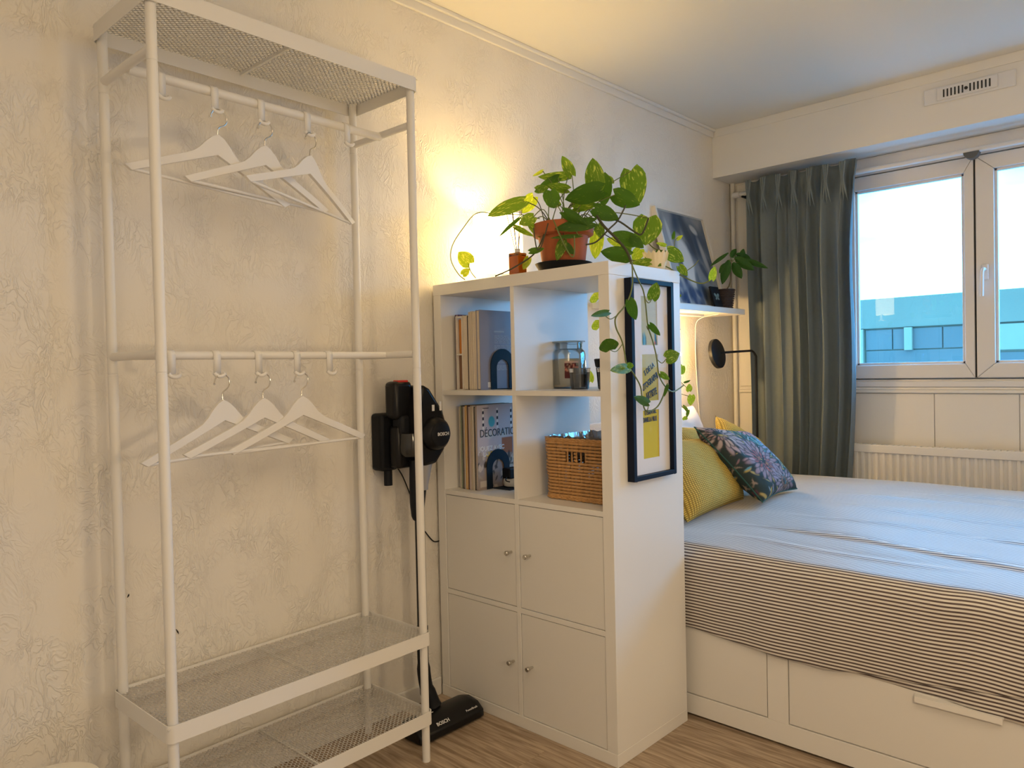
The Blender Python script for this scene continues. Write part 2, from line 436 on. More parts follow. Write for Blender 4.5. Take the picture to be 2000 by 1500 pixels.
# ------------------------------------------------------------------ curtain and rod
rd = thing('curtain_rod', 'long white curtain rod above the window', 'curtain rod', (2.235, -1.2, 2.12))
RZ = 2.118; RX = 2.225
bm = bm_(); tube(bm, [(RX, -.055, RZ), (RX, -2.9, RZ)], .0125, 14); obj('pole', bm, PVC, rd, sm=True)
bm = bm_(); lathe(bm, [(.0, .012), (.016, .010), (.017, -.005), (.017, -.03), (.012, -.034), (.0, -.034)], (RX, -.045, RZ), 16, 'y'); obj('end_cap', bm, PVC, rd, sm=True)
for yy in (-.093, ):
    qbox('bracket', (RX-.006, XW-.008, yy-.006, yy+.006, RZ-.02, RZ+.004), BLACKM, rd)
for yy in (-1.213, -2.5):
    bm = bm_()
    pts = [(RX-.012+.030*cos(t), yy, RZ-.004+.030*sin(t)) for t in np.linspace(pi*.98, 2*pi*1.0, 12)]
    for a, b in zip(pts, pts[1:]): pass
    # half-disc cradle
    A = [bm.verts.new((p[1] if 0 else RX-.02, yy+.032*cos(t), RZ-.008+.032*sin(t))) for t in np.linspace(pi, 2*pi, 14) for p in [(0, 0)]]
    B = [bm.verts.new((RX+.02, v.co.y, v.co.z)) for v in A]
    bm.faces.new(A); bm.faces.new(B[::-1])
    for i in range(len(A)): j = (i+1) % len(A); bm.faces.new((A[i], B[i], B[j], A[j]))
    o = obj('cradle', bm, mat('grey_metal', (.12, .13, .14), .4, .6), rd, bev=.002)
    qbox('arm', (RX+.018, XW-.012, yy-.006, yy+.006, RZ-.02, RZ-.008), MATS['grey_metal'], o)

def curtain():
    cu = thing('curtain', 'grey-green linen curtain gathered at the left of the window', 'curtain', (2.2, -.42, .02))
    bm = bm_()
    NU, NV = 260, 70
    ztop, zbot = 2.172, .02
    folds = 9.2
    V = []
    for j in range(NV+1):
        v = j/NV; z = ztop-(ztop-zbot)*v
        yl = -.128-.02*sin(v*2.5); yr = -.735+.06*v**.8+.012*sin(v*9)
        head = max(0, 1-v/.045)
        row = []
        for i in range(NU+1):
            u = i/NU
            ph = 2*pi*folds*(u+.035*sin(u*11+1)+.012*sin(3*v+u*5))
            amp = .028*(1+.45*sin(u*7.3+2))*(.55+.45*min(1, v*5))+.006*sin(v*6+u*20)
            if head > 0: amp *= (1-head*.35)
            s = sin(ph); s = math.copysign(abs(s)**.8, s)
            x = 2.172+amp*s+.006*noise.noise(Vector((u*9, v*5, 1)))
            # pinch pleats under the heading
            pinch = math.exp(-((z-2.07)/.03)**2)
            x += pinch*.010*sin(ph*2)
            y = yl+(yr-yl)*u+.010*cos(ph)*(.6+.4*v)
            zz = z+(.010*sin(ph*.5+1)*head if head > 0 else 0)
            row.append(bm.verts.new((x, y, zz)))
        V.append(row)
    for j in range(NV):
        for i in range(NU): bm.faces.new((V[j][i], V[j][i+1], V[j+1][i+1], V[j+1][i]))
    o = obj('cloth', bm, LINEN, cu, sm=True, solid=.0016)
    for p in o.data.polygons: p.use_smooth = True
    # heading tape pleats
    for i in range(7):
        y = -.17-i*.083
        bm = bm_()
        for d in (-.007, .0, .007):
            tube(bm, catmull([(2.135, y+d*1.6, 2.165), (2.132, y+d*1.2, 2.12), (2.13, y+d*.5, 2.075), (2.137, y+d*1.5, 2.03), (2.146, y+d*2.8, 1.97)], 4), [.006]*8+[.0065]*4+[.0055, .0045, .003, .0015, .0005], 7)
        obj('pleat', bm, LINEN, cu, sm=True)
curtain()

# ------------------------------------------------------------------ wall shelf and its things
sh = thing('wall_shelf', 'white floating shelf on the wall above the bed', 'shelf', (1.48, -.08, 1.426))
qbox('board', (.95, 2.03, -.19, YW-.0005, 1.426, 1.455), WHITE, sh, bev=.0015)
STRIP = mat('light_bar_white', (.8, .78, .72), .4)
qbox('light_bar', (1.0, 1.80, -.075, -.045, 1.414, 1.426), STRIP, sh, bev=.002)
bm = bm_(); tube(bm, catmull([(1.83, -.14, 1.426), (1.83, -.02, 1.40), (1.85, .008, 1.30), (1.86, .010, 1.1), (1.88, .009, .9), (1.92, .010, .7)], 6), .0022, 6)
tag(origin_to(obj('power_cord', bm, PVC, None, sm=True), (1.83, .0, .7)), 'thin white cord hanging down the wall below the shelf', 'cord')

# ================================================================== SHELVING UNIT
KX = .39; KY = -.765; KH = 1.465
ku = thing('cube_shelving_unit', 'tall white cube shelving unit dividing the room beside the bed', 'shelving unit', (.195, -.382, 0))
qbox('top_board', (0, KX, KY, 0, 1.427, KH), WHITE, ku, bev=.001)
qbox('bottom_board', (0, KX, KY, 0, 0, .038), WHITE, ku, bev=.001)
qbox('side_panel', (.001, KX-.001, -.038, -.0005, .038, 1.427), WHITE, ku, bev=.0008)
qbox('side_panel', (.001, KX-.001, KY+.0005, KY+.038, .038, 1.427), WHITE, ku, bev=.0008)
for z in (.374, .725, 1.076):
    qbox('shelf_board', (.002, KX-.002, -.727, -.038, z, z+.016), WHITE, ku, bev=.0006)
for z0, z1 in ((.038, .374), (.39, .725), (.741, 1.076), (1.092, 1.427)):
    qbox('divider', (.002, KX-.002, -.3905, -.3745, z0, z1), WHITE, ku, bev=.0006)
for z0, z1, kz in ((.0395, .3725, .209), (.3915, .7235, .567)):
    for y0, y1, ky in ((-.373, -.0395, -.355), (-.7255, -.392, -.436)):
        d = qbox('door', (.004, .018, y0+.0006, y1-.0006, z0+.0006, z1-.0006), DOORW, ku, bev=.0006)
        bm = bm_(); lathe(bm, [(.004, .004), (.0045, -.012), (.0075, -.015), (.0078, -.024), (.006, -.026), (0, -.026)], (0, ky, kz), 16, 'x')
        obj('knob', bm, CHROME, d, sm=True)

# --- books, top left cell : covers face the room (-y)
def book(name, y0, y1, x0, x1, z0, h, cov, label, group, tilt=0, cat='book', page=PAPER):
    t = thing(name, label, cat, ((x0+x1)/2, (y0+y1)/2, z0), 0, group)
    th = min(.0022, abs(y1-y0)*.14)
    a, b = min(y0, y1), max(y0, y1)
    bm = bm_(); box(bm, x0, x1, a, a+th, z0, z0+h); box(bm, x0, x1, b-th, b, z0, z0+h); box(bm, x1-th, x1, a, b, z0, z0+h)
    o = obj('cover', bm, cov, t, bev=.0005)
    qbox('pages', (x0+.003, x1-th, a+th, b-th, z0+.003, z0+h-.003), page, t)
    if tilt:
        t.rotation_euler = (tilt, 0, 0)
    return t
GB = 'books in the top left cube'
B_OR = mat('orange_card', (.62, .22, .03), .6); B_GB = mat('slate_cover', (.24, .24, .30), .45)
B_CR = mat('cream_cover', (.62, .55, .45), .7); B_MA = mat('maroon_cover', (.12, .02, .03), .5); B_DK = mat('dark_cover', (.06, .04, .04), .5)
# white slip case with an orange book showing in its open side
t = thing('magazine_file', 'white cardboard file holding an orange book, leftmost in the top cube', 'magazine file', (.17, -.083, 1.092), 0, None)
bm = bm_(); box(bm, .045, .27, -.068, -.066, 1.092, 1.352); box(bm, .045, .27, -.097, -.095, 1.092, 1.352); box(bm, .268, .27, -.095, -.068, 1.092, 1.352)
box(bm, .045, .27, -.095, -.068, 1.092, 1.095); box(bm, .045, .047, -.095, -.068, 1.215, 1.22); box(bm, .045, .047, -.095, -.068, 1.346, 1.352)
obj('case', bm, mat('white_card', (.7, .66, .6), .6), t)
bm = bm_(); box(bm, .055, .262, -.093, -.070, 1.096, 1.214); obj('lower_filler', bm, mat('brown_card', (.22, .12, .07), .7), t)
t2 = thing('orange_book', 'orange book inside the white file in the top left cube', 'book', (.17, -.082, 1.2205), 0, GB)
bm = bm_(); box(bm, .056, .26, -.0915, -.0715, 1.2205, 1.342); obj('cover', bm, B_OR, t2, bev=.001)
book('maroon_book', -.0475, -.064, .06, .27, 1.092, .268, B_MA, 'maroon book behind the white file in the top left cube', GB)
book('cream_book', -.0985, -.121, .048, .25, 1.092, .262, B_CR, 'thick cream-paged book right of the white file', GB)
book('dark_book', -.122, -.1295, .048, .25, 1.092, .258, B_DK, 'thin dark book between cream-paged books in the top cube', GB)
book('thin_book', -.1305, -.140, .046, .26, 1.092, .272, B_CR, 'thin cream paperback left of the folded-page paperback', GB)
book('paperback', -.141, -.1505, .046, .26, 1.092, .274, B_CR, 'cream paperback in the middle of the top cube row', GB)
book('thick_paperback', -.1515, -.168, .046, .26, 1.092, .274, B_CR, 'thick cream paperback against the slate grey book', GB)
sb = book('slate_book', -.169, -.187, .045, .275, 1.092, .276, B_GB, 'large slate grey book with small white print on its back cover', GB)
PRN = mat('grey_print', (.42, .42, .46), .6)
bm = bm_(); rr = random.Random(3)
box(bm, .115, .165, -.1876, -.187, 1.292, 1.297)
z = 1.278
for blk in (6, 5, 7, 4):
    for i in range(blk):
        x = .115; xe = .255-rr.random()*.03 if i < blk-1 else .17+rr.random()*.05
        while x < xe:
            l = .006+rr.random()*.014; box(bm, x, min(xe, x+l), -.1875, -.187, z, z+.0022); x += l+.003
        z -= .0048
    z -= .006
    if z < 1.16: break
o = obj('back_cover_print', bm, PRN, sb); o['kind'] = 'stuff'
bm = bm_(); box(bm, .08, .105, -.1876, -.187, 1.10, 1.118); lb = obj('barcode', bm, LETW, sb)

def bookend(name, x0, x1, yf, z0, h, label):
    t = thing(name, label, 'bookend', ((x0+x1)/2, yf, z0))
    bm = bm_(); R = (x1-x0)/2; cx = (x0+x1)/2; r = R*.52
    def arch(R, top):
        pts = [(cx-R, z0)]
        for a in np.linspace(pi, 0, 20): pts.append((cx+R*cos(a), top-R+R*sin(a)))
        pts.append((cx+R, z0)); return pts
    O = arch(R, z0+h); I = arch(r, z0+h-R*.62)
    for y, flip in ((yf, 0), (yf-.003, 1)): pass
    vo = [[bm.verts.new((p[0], y, p[1])) for p in O] for y in (yf, yf-.003)]
    vi = [[bm.verts.new((p[0], y, p[1])) for p in I] for y in (yf, yf-.003)]
    for i in range(len(O)-1):
        for s in (0, 1): bm.faces.new((vo[s][i], vo[s][i+1], vi[s][i+1], vi[s][i]))
        bm.faces.new((vo[0][i], vo[1][i], vo[1][i+1], vo[0][i+1])); bm.faces.new((vi[0][i], vi[1][i], vi[1][i+1], vi[0][i+1]))
    for e in (0, -1): bm.faces.new((vo[0][e], vo[1][e], vi[1][e], vi[0][e]))
    obj('arch_plate', bm, NAVY, t)
    qbox('foot', (cx-r, cx+r, yf-.085, yf, z0, z0+.0025), NAVY, t)
    return t
bookend('arch_bookend', .092, .212, -.1885, 1.0922, .142, 'navy arched metal bookend in front of the slate grey book')

# --- magazines, second row left cell
GM = 'magazines in the second row left cube'
mm = [(-.066, -.0735, (.55, .5, .42), 'pale spined magazine at the far left of the second row'),
      (-.0745, -.0805, (.25, .3, .2), 'greenish spined magazine, second from left in the stack of upright magazines'),
      (-.0815, -.0895, (.03, .03, .04), 'black spined magazine left of the yellow ones'),
      (-.0905, -.0965, (.6, .55, .5), 'white spined magazine just left of the orange-yellow one'),
      (-.0975, -.108, (.60, .33, .06), 'orange-yellow spined magazine in the second row'),
      (-.109, -.115, (.07, .03, .04), 'dark maroon spined magazine right of the orange-yellow one'),
      (-.116, -.124, (.55, .45, .45), 'pinkish spined magazine in the second row'),
      (-.125, -.133, (.50, .42, .32), 'beige spined magazine in the second row'),
      (-.134, -.142, (.62, .57, .5), 'cream spined magazine left of the black spined one'),
      (-.143, -.149, (.02, .02, .02), 'black spined magazine right beside the front cover magazine')]
for i, (a, b, c, l) in enumerate(mm):
    hh = .292+(.004 if i % 3 else 0)
    book('magazine', a, b, .05, .262, .741, hh, mat('mag_spine_%d' % i, c, .45), l, GM, cat='magazine')
# painted cover helper: grid mesh with colour attribute
def painted(name, origin, ux, uy, nrm, w, h, nx, ny, fn, m, parent, thick=.0006):
    me = bpy.data.meshes.new(name)
    X, Y = np.meshgrid(np.linspace(0, 1, nx+1), np.linspace(0, 1, ny+1))
    off = worldloc(parent)
    O = np.array(Vector(origin)-off); ux = np.array(ux, float); uy = np.array(uy, float); n_ = np.array(nrm, float)
    P = O+X[..., None]*w*ux+Y[..., None]*h*uy+n_*thick
    V = P.reshape(-1, 3)
    idx = np.arange((nx+1)*(ny+1)).reshape(ny+1, nx+1)
    F = np.stack([idx[:-1, :-1], idx[:-1, 1:], idx[1:, 1:], idx[1:, :-1]], -1).reshape(-1, 4)
    me.from_pydata(V.tolist(), [], F.tolist())
    C = fn(X, Y); C = np.concatenate([C, np.ones(C.shape[:2]+(1,))], -1).reshape(-1, 4)
    ca = me.color_attributes.new('paint', 'FLOAT_COLOR', 'POINT'); ca.data.foreach_set('color', C.ravel().astype(np.float32))
    me.materials.append(m); me.update()
    o = bpy.data.objects.new(name, me); COL.objects.link(o); o.parent = parent
    return o
def blend(C, mask, col): return C*(1-mask[..., None])+np.array(col)*mask[..., None]
def ell(X, Y, cx, cy, a, b, th=0, soft=.15):
    c, s = cos(th), sin(th); u = ((X-cx)*c+(Y-cy)*s)/a; v = (-(X-cx)*s+(Y-cy)*c)/b
    return np.clip((1-np.sqrt(u*u+v*v))/soft, 0, 1)
GLOSSY = mat('glossy_print', (1, 1, 1), .6, attr='paint', spec=.15)
cm = book('magazine', -.150, -.158, .05, .268, .741, .296, mat('mag_front', (.42, .36, .36), .4), 'decoration magazine with a grey front cover and dark title', GM, cat='magazine')
def cover(X, Y):
    C = np.ones(X.shape+(3,))*np.array((.50, .46, .49))
    R = np.random.RandomState(2)
    C = blend(C, ((Y < .60) & (X > .55)).astype(float), (.36, .13, .06))
    C = blend(C, ((Y < .60) & (X > .80)).astype(float), (.32, .28, .30))
    C = blend(C, ell(X, Y, .33, .80, .08, .07), (.08, .40, .50))
    for cx, cy in ((.28, .64), (.6, .64)): C = blend(C, ell(X, Y, cx, cy, .1, .05), (.52, .52, .52))
    C = blend(C, ((Y < .40)).astype(float)*.8, (.30, .24, .20))
    for i in range(60):
        cx, cy = R.rand(), R.rand()*.40
        C = blend(C, ell(X, Y, cx, cy, .02+.07*R.rand(), .01+.03*R.rand(), R.rand()*3)*.8, R.choice([.05, .6, .35])*np.array((1, .85, .7)))
    C = blend(C, ((Y < .10) & (Y > .03) & (X > .04) & (X < .28)).astype(float), (.55, .5, .45))
    for cx in (.14, .46, .79):
        for k in range(7):
            C = blend(C, ((abs(X-cx) < .018) & (abs(Y-(.735+k*.035)) < .0175)).astype(float), (.02, .02, .03) if k % 2 else (.7, .7, .68))
    C = blend(C, ((abs(X-.2) < .07) & (abs(Y-.965) < .006)).astype(float), (.02, .02, .03))
    return C
painted('front_cover_print', (.05, -.158, .741), (1, 0, 0), (0, 0, 1), (0, -1, 0), .218, .296, 80, 110, cover, GLOSSY, cm)
INK = mat('ink', (.02, .025, .03), .5); YEL = mat('yellow_ink', (.75, .6, .08), .5)
N_ = (0, -1, 0)
text('DÉCORATION', .038, INK, cm, frame_mtx((.163, -.1592, .937), (1, 0, 0), N_), sx=.82)
text('JOUEZ AVEC', .022, LETW, cm, frame_mtx((.120, -.1594, .884), (1, 0, 0), N_), bold=.0006)
text('LA', .022, LETW, cm, frame_mtx((.088, -.1594, .864), (1, 0, 0), N_), bold=.0006)
text('LUMIÈRE', .022, YEL, cm, frame_mtx((.134, -.1594, .864), (1, 0, 0), N_), bold=.0006)
bookend('arch_bookend', .09, .205, -.1597, .7412, .137, 'black-navy arched metal bookend in front of the magazines')
t = thing('round_pot', 'small white round pot in front of the magazines bookend', 'pot', (.180, -.199, .741))
bm = bm_(); lathe(bm, [(.022, .0035), (.030, .006), (.033, .016), (.032, .028), (.027, .034), (.0, .034)], (.180, -.199, .741), 28); obj('body', bm, mat('white_ceramic', (.72, .7, .64), .3), t, sm=True)
t = thing('black_cube_box', 'small black box standing on the white round pot', 'box', (.180, -.199, .775))
bm = bm_(); box(bm, .145, .200, -.220, -.182, .7752, .812); obj('case', bm, BLACKM, t, bev=.004)
bm = bm_(); tube(bm, catmull([(.147, -.207, .781), (.130, -.215, .778), (.124, -.222, .772), (.134, -.230, .768)], 5), .002, 6); obj('strap', bm, BLACKM, t, sm=True)

# --- candle jar and tumblers, top right cell
JC = (.235, -.4235, 1.092)
t = thing('candle_jar', 'tall clear glass jar with a cream candle and lid', 'candle', JC)
bm = bm_(); lathe(bm, [(.050, 0), (.056, .004), (.057, .012), (.057, .115), (.054, .126), (.046, .134), (.046, .150), (.049, .152), (.049, .154), (.045, .154), (.044, .134), (.053, .124), (.055, .115), (.055, .012), (.05, .006), (0, .006)], JC, 40)
obj('jar', bm, JARG, t, sm=True)
bm = bm_(); lathe(bm, [(.0, .0065), (.053, .0065), (.0545, .012), (.0545, .098), (.045, .101), (0, .100)], JC, 40); obj('wax', bm, mat('cream_wax', (.66, .55, .42), .6), t, sm=True)
bm = bm_(); lathe(bm, [(0, .155), (.042, .155), (.056, .156), (.057, .158), (.056, .160), (.0, .161)], JC, 40); obj('lid', bm, mat('lid_glass', (.35, .45, .5), .15, coat=.5), t, sm=True)
# label wrapped on the jar
def wraplabel(c, r, a0, a1, z0, z1, m, parent, name='label', nx=24, nz=14, fn=None):
    me = bpy.data.meshes.new(name); V = []; F = []; C = []
    off = worldloc(parent)
    for j in range(nz+1):
        for i in range(nx+1):
            a = a0+(a1-a0)*i/nx; V.append(tuple(Vector((c[0]+r*cos(a), c[1]+r*sin(a), c[2]+z0+(z1-z0)*j/nz))-off))
    for j in range(nz):
        for i in range(nx): q = j*(nx+1)+i; F.append((q, q+1, q+nx+2, q+nx+1))
    me.from_pydata(V, [], F)
    if fn is not None:
        X, Y = np.meshgrid(np.linspace(0, 1, nx+1), np.linspace(0, 1, nz+1)); Cc = fn(X, Y)
        Cc = np.concatenate([Cc, np.ones(Cc.shape[:2]+(1,))], -1).reshape(-1, 4)
        ca = me.color_attributes.new('paint', 'FLOAT_COLOR', 'POINT'); ca.data.foreach_set('color', Cc.ravel().astype(np.float32))
    me.materials.append(m)
    o = bpy.data.objects.new(name, me); COL.objects.link(o); o.parent = parent; return o
def jl(X, Y):
    R = np.random.RandomState(5); C = np.ones(X.shape+(3,))*np.array((.12, .03, .03))
    for i in range(26): C = blend(C, ell(X, Y, R.rand(), .4+.45*R.rand(), .07, .07), (.5*R.rand()+.2, .25, .18))
    return blend(C, (Y > .9).astype(float), (.7, .5, .4))
th0 = math.atan2(CP.y-JC[1], CP.x-JC[0])
wraplabel(JC, .0576, th0-.42+.16, th0+.42+.16, .035, .092, GLOSSY, t, fn=jl)
SMOKE = glass_mat('smoked_glass', (.62, .66, .68), refl=.2)
DWAX = mat('dark_green_wax', (.035, .04, .035), .5)
def tumbler(c, lid, label):
    t = thing('candle_tumbler', label, 'candle', c, 0, 'small dark candles in glasses')
    bm = bm_(); lathe(bm, [(.026, 0), (.029, .003), (.034, .066), (.036, .068), (.0345, .068), (.028, .006), (0, .006)], c, 32); obj('glass', bm, SMOKE, t, sm=True)
    bm = bm_(); lathe(bm, [(0, .0065), (.0275, .0065), (.0318, .048), (0, .047)], c, 32); obj('wax', bm, DWAX, t, sm=True)
    if lid:
        bm = bm_(); lathe(bm, [(0, .0685), (.033, .0685), (.036, .072), (.040, .094), (.036, .096), (0, .095)], c, 32); obj('lid', bm, BLACKM, t, sm=True)
tumbler((.145, -.54, 1.092), False, 'open dark candle glass in front of the candle jar')
tumbler((.15, -.644, 1.092), True, 'dark candle glass with a black lid near the right post')

# --- wicker basket, second row right cell
BX0, BX1, BY0, BY1, BZ, BH = .085, .335, -.715, -.432, .741, .198
WICK = mat('wicker', (.50, .27, .10), .55, var=.35, vscale=70)
bk = thing('wicker_basket', 'rectangular wicker basket with handle holes in the second row cube', 'basket', ((BX0+BX1)/2, (BY0+BY1)/2, BZ))
def ringpath(z, ins=0., n=120, wob=0, ph=0, flare=0.):
    x0, x1, y0, y1 = BX0+ins-flare, BX1-ins+flare, BY0+ins-flare, BY1-ins+flare; r = .02
    P = []
    per = [((x0, y1-r), (x0, y0+r)), ((x0+r, y0), (x1-r, y0)), ((x1, y0+r), (x1, y1-r)), ((x1-r, y1), (x0+r, y1))]
    for (a, b) in per:
        L = abs(a[0]-b[0])+abs(a[1]-b[1]); k = max(4, int(n*L/1.1))
        for i in range(k): P.append((a[0]+(b[0]-a[0])*i/k, a[1]+(b[1]-a[1])*i/k))
        P.append(b)
    cx, cy = (x0+x1)/2, (y0+y1)/2
    out_ = []
    s = 0; last = P[0]
    for i, p in enumerate(P):
        s += sqrt((p[0]-last[0])**2+(p[1]-last[1])**2); last = p
        w_ = wob*sin(2*pi*s/.036+ph)
        nx, ny = (p[0]-cx), (p[1]-cy)
        if abs(nx)/(x1-x0) > abs(ny)/(y1-y0): q = (p[0]+math.copysign(w_, nx), p[1])
        else: q = (p[0], p[1]+math.copysign(w_, ny))
        out_.append((q[0], q[1], z))
    return out_
nrow = 17
for j in range(nrow):
    z = BZ+.014+j*(BH-.03)/(nrow-1); fla = .006*(j/nrow)
    bm = bm_()
    path = ringpath(z, .004, 150, .0044, pi*(j % 2), fla)
    if 11 <= j <= 13:   # handle holes on the front face: leave gap
        yc = -.565
        segs = []; cur = []
        for p in path:
            inhole = (p[0] < BX0+.01) and ((abs(p[1]-(yc+.02)) < .014) or (abs(p[1]-(yc-.022)) < .014))
            if inhole:
                if len(cur) > 1: segs.append(cur)
                cur = []
            else: cur.append(p)
        if len(cur) > 1: segs.append(cur)
        for s_ in segs: tube(bm, s_, 0.0044, 6)
    else: tube(bm, path, .0046, 6, closed=True)
    obj('strand', bm, WICK, bk, sm=True)
bm = bm_()
for i, p in enumerate(ringpath(0, .004, 61)):
    if 1: tube(bm, [(p[0], p[1], BZ+.004), (p[0], p[1], BZ+BH-.008)], .003, 6)
o = obj('stakes', bm, WICK, bk, sm=True); o['kind'] = 'stuff'
for zz, r in ((BZ+BH-.006, .0055), (BZ+.008, .006)):
    for ph in (0, 2*pi/3, 4*pi/3):
        base = ringpath(zz, .003, 200, .003, ph, .006 if zz > .8 else .001)
        bm = bm_(); P = [(p[0], p[1], p[2]+.004*cos(i*.55+ph)) for i, p in enumerate(base)]
        tube(bm, P, r*.6, 6, closed=True); obj('rim_braid' if zz > .8 else 'foot_braid', bm, WICK, bk, sm=True)
bm = bm_(); box(bm, BX0+.006, BX1-.006, BY0+.006, BY1-.006, BZ+.004, BZ+.008); obj('base', bm, WICK, bk)
# crinkled plastic liner
bm = bm_(); n = 40
V = []
for j in range(n+1):
    row = []
    for i in range(n+1):
        u = i/n; v = j/n; e = min(u, 1-u, v, 1-v)
        x = BX0+.012+u*(BX1-BX0-.024); y = BY0+.012+v*(BY1-BY0-.024)
        z = BZ+.125+.075*math.exp(-e*9)+.022*noise.noise(Vector((u*9, v*9, 3)))
        if e == 0: z = BZ+BH+.004+.007*noise.noise(Vector((u*14, v*14, 8)))
        row.append(bm.verts.new((x, y, z)))
    V.append(row)
for j in range(n):
    for i in range(n): bm.faces.new((V[j][i], V[j][i+1], V[j+1][i+1], V[j+1][i]))
obj('liner', bm, mat('clear_foil', (.45, .42, .4), .12, .55), bk)

# --- framed collage on the end panel
FY = KY-.0006
fr = thing('collage_frame', 'tall narrow black frame with three yellow poster cut-outs on the end panel', 'picture frame', (.19, FY-.008, .825))
bm = bm_(); fx0, fx1, fz0, fz1, fw, fd = .075, .31, .822, 1.421, .014, .024
for a in ((fx0, fx0+fw, fz0, fz1), (fx1-fw, fx1, fz0, fz1), (fx0+fw, fx1-fw, fz0, fz0+fw), (fx0+fw, fx1-fw, fz1-fw, fz1)):
    box(bm, a[0], a[1], FY-fd, FY, a[2], a[3])
obj('frame', bm, mat('navy_black_wood', (.006, .010, .024), .5, spec=.15), fr, bev=.001)
wins = [(.15, .238, 1.225, 1.372), (.15, .238, 1.056, 1.197), (.15, .238, .882, 1.028)]
bm = bm_(); mx0, mx1, mz0, mz1 = fx0+fw, fx1-fw, fz0+fw, fz1-fw
box(bm, mx0, .15, FY-.008, FY-.006, mz0, mz1); box(bm, .238, mx1, FY-.008, FY-.006, mz0, mz1)
zs = [mz0, .882, 1.028, 1.056, 1.197, 1.225, 1.372, mz1]
for i in range(0, 8, 2): box(bm, .15, .238, FY-.008, FY-.006, zs[i], zs[i+1])
obj('mat_board', bm, mat('white_mat_board', (.74, .72, .72), .7), fr)
bm = bm_(); box(bm, fx0+.002, fx1-.002, FY-.0055, FY, fz0+.002, fz1-.002); obj('backing', bm, mat('backing_card', (.3, .25, .2), .8), fr)
def p1(X, Y):
    C = np.ones(X.shape+(3,))*np.array((.50, .47, .22))
    C = blend(C, np.clip((X-.35)*4, 0, 1)*(Y > .3), (.55, .56, .42))
    dots = ((np.sin(X*110) > .2) & (np.sin(Y*130) > .2) & (X > .5) & (Y > .25)).astype(float)
    C = blend(C, dots*.6, (.2, .24, .16))
    for cx, h_ in ((.14, .3), (.30, .26), (.86, .42), (.92, .3)): C = blend(C, ell(X, Y, cx, h_*.4, .035, h_*.5, .1), (.03, .12, .17))
    C = blend(C, ell(X, Y, .22, .1, .05, .2), (.12, .35, .45)); C = blend(C, ell(X, Y, .85, .06, .04, .04), (.5, .1, .05))
    C = blend(C, ell(X, Y, .02, .55, .03, .02), (.1, .1, .1))
    return C
def p2(X, Y):
    g = np.clip(1-abs(Y+X*.5-1.15)*1.6, 0, 1)
    C = np.ones(X.shape+(3,))*np.array((.50, .44, .10)); C = blend(C, g*.5, (.62, .60, .35))
    return C
def p3(X, Y):
    C = np.ones(X.shape+(3,))*np.array((.58, .47, .035))
    return blend(C, ell(X, Y, .5, .6, .1, .1, soft=1)*.3, (.7, .6, .2))
for (a, b, c, d), fn in zip(wins, (p1, p2, p3)):
    painted('poster_piece', (a-.002, FY-.0056, c-.002), (1, 0, 0), (0, 0, 1), (0, -1, 0), b-a+.004, d-c+.004, 60, 90, fn, GLOSSY, fr, 0)
POSX = (1, 0, 0)
text('S DE LA', .022, INK, fr, frame_mtx((.190, FY-.0066, 1.152), POSX, N_, radians(28)), bold=.0008, sx=.8)
text('UTOGRAPHI', .026, INK, fr, frame_mtx((.193, FY-.0066, 1.113), POSX, N_, radians(26)), bold=.0009, sx=.64)
text('ARTISTE', .029, INK, fr, frame_mtx((.200, FY-.0066, 1.076), POSX, N_, radians(16)), bold=.0009, sx=.58)
text('E ESSENTIEL', .018, INK, fr, frame_mtx((.193, FY-.0066, 1.021), POSX, N_, radians(4)), bold=.0005, sx=.66)
text('DANS LA VILLE', .020, INK, fr, frame_mtx((.190, FY-.0066, .999), POSX, N_, radians(2)), bold=.0006, sx=.56)
qbox('glazing', (fx0+fw, fx1-fw, FY-.018, FY-.0165, fz0+fw, fz1-fw), glass_mat('picture_glass', refl=.001), fr)

# ================================================================== CLOTHES RACK
TH = .02446; RL, RW = .7754, .3142
U = Vector((cos(TH), sin(TH), 0)); Vv = Vector((-sin(TH), cos(TH), 0))
RO = Vector((-.3189, -.3268, 0))-U*RL      # outer front-left corner
def rk(a, b, z): return RO+U*a+Vv*b+Vector((0, 0, z))
rc = bpy.data.objects.new('clothes_rack', None); COL.objects.link(rc)
tag(rc, 'tall white metal clothes rack with mesh shelves against the plaster wall', 'clothes rack')
rc.location = RO; rc.rotation_euler = (0, 0, TH)
INS = .0175; LR = .0118
legs = {(0, 0): 'FL', (RL, 0): 'FR', (0, RW): 'BL', (RL, RW): 'BR'}
for (a, b) in legs:
    x = a+INS if a == 0 else a-INS; y = b+INS if b == 0 else b-INS
    bm = bm_(); z = 0
    prof = [(0, .0), (LR, .0), (LR, .345), (LR, 1.168), (LR-.0008, 1.1685), (LR-.0008, 1.1715), (LR, 1.172), (LR, 1.852), (LR-.0008, 1.8525), (LR-.0008, 1.8555), (LR, 1.856), (LR, 2.012), (0, 2.013)]
    lathe(bm, prof, (x, y, 0), 18); obj('leg', bm, STEEL, rc, sm=True, world=False)
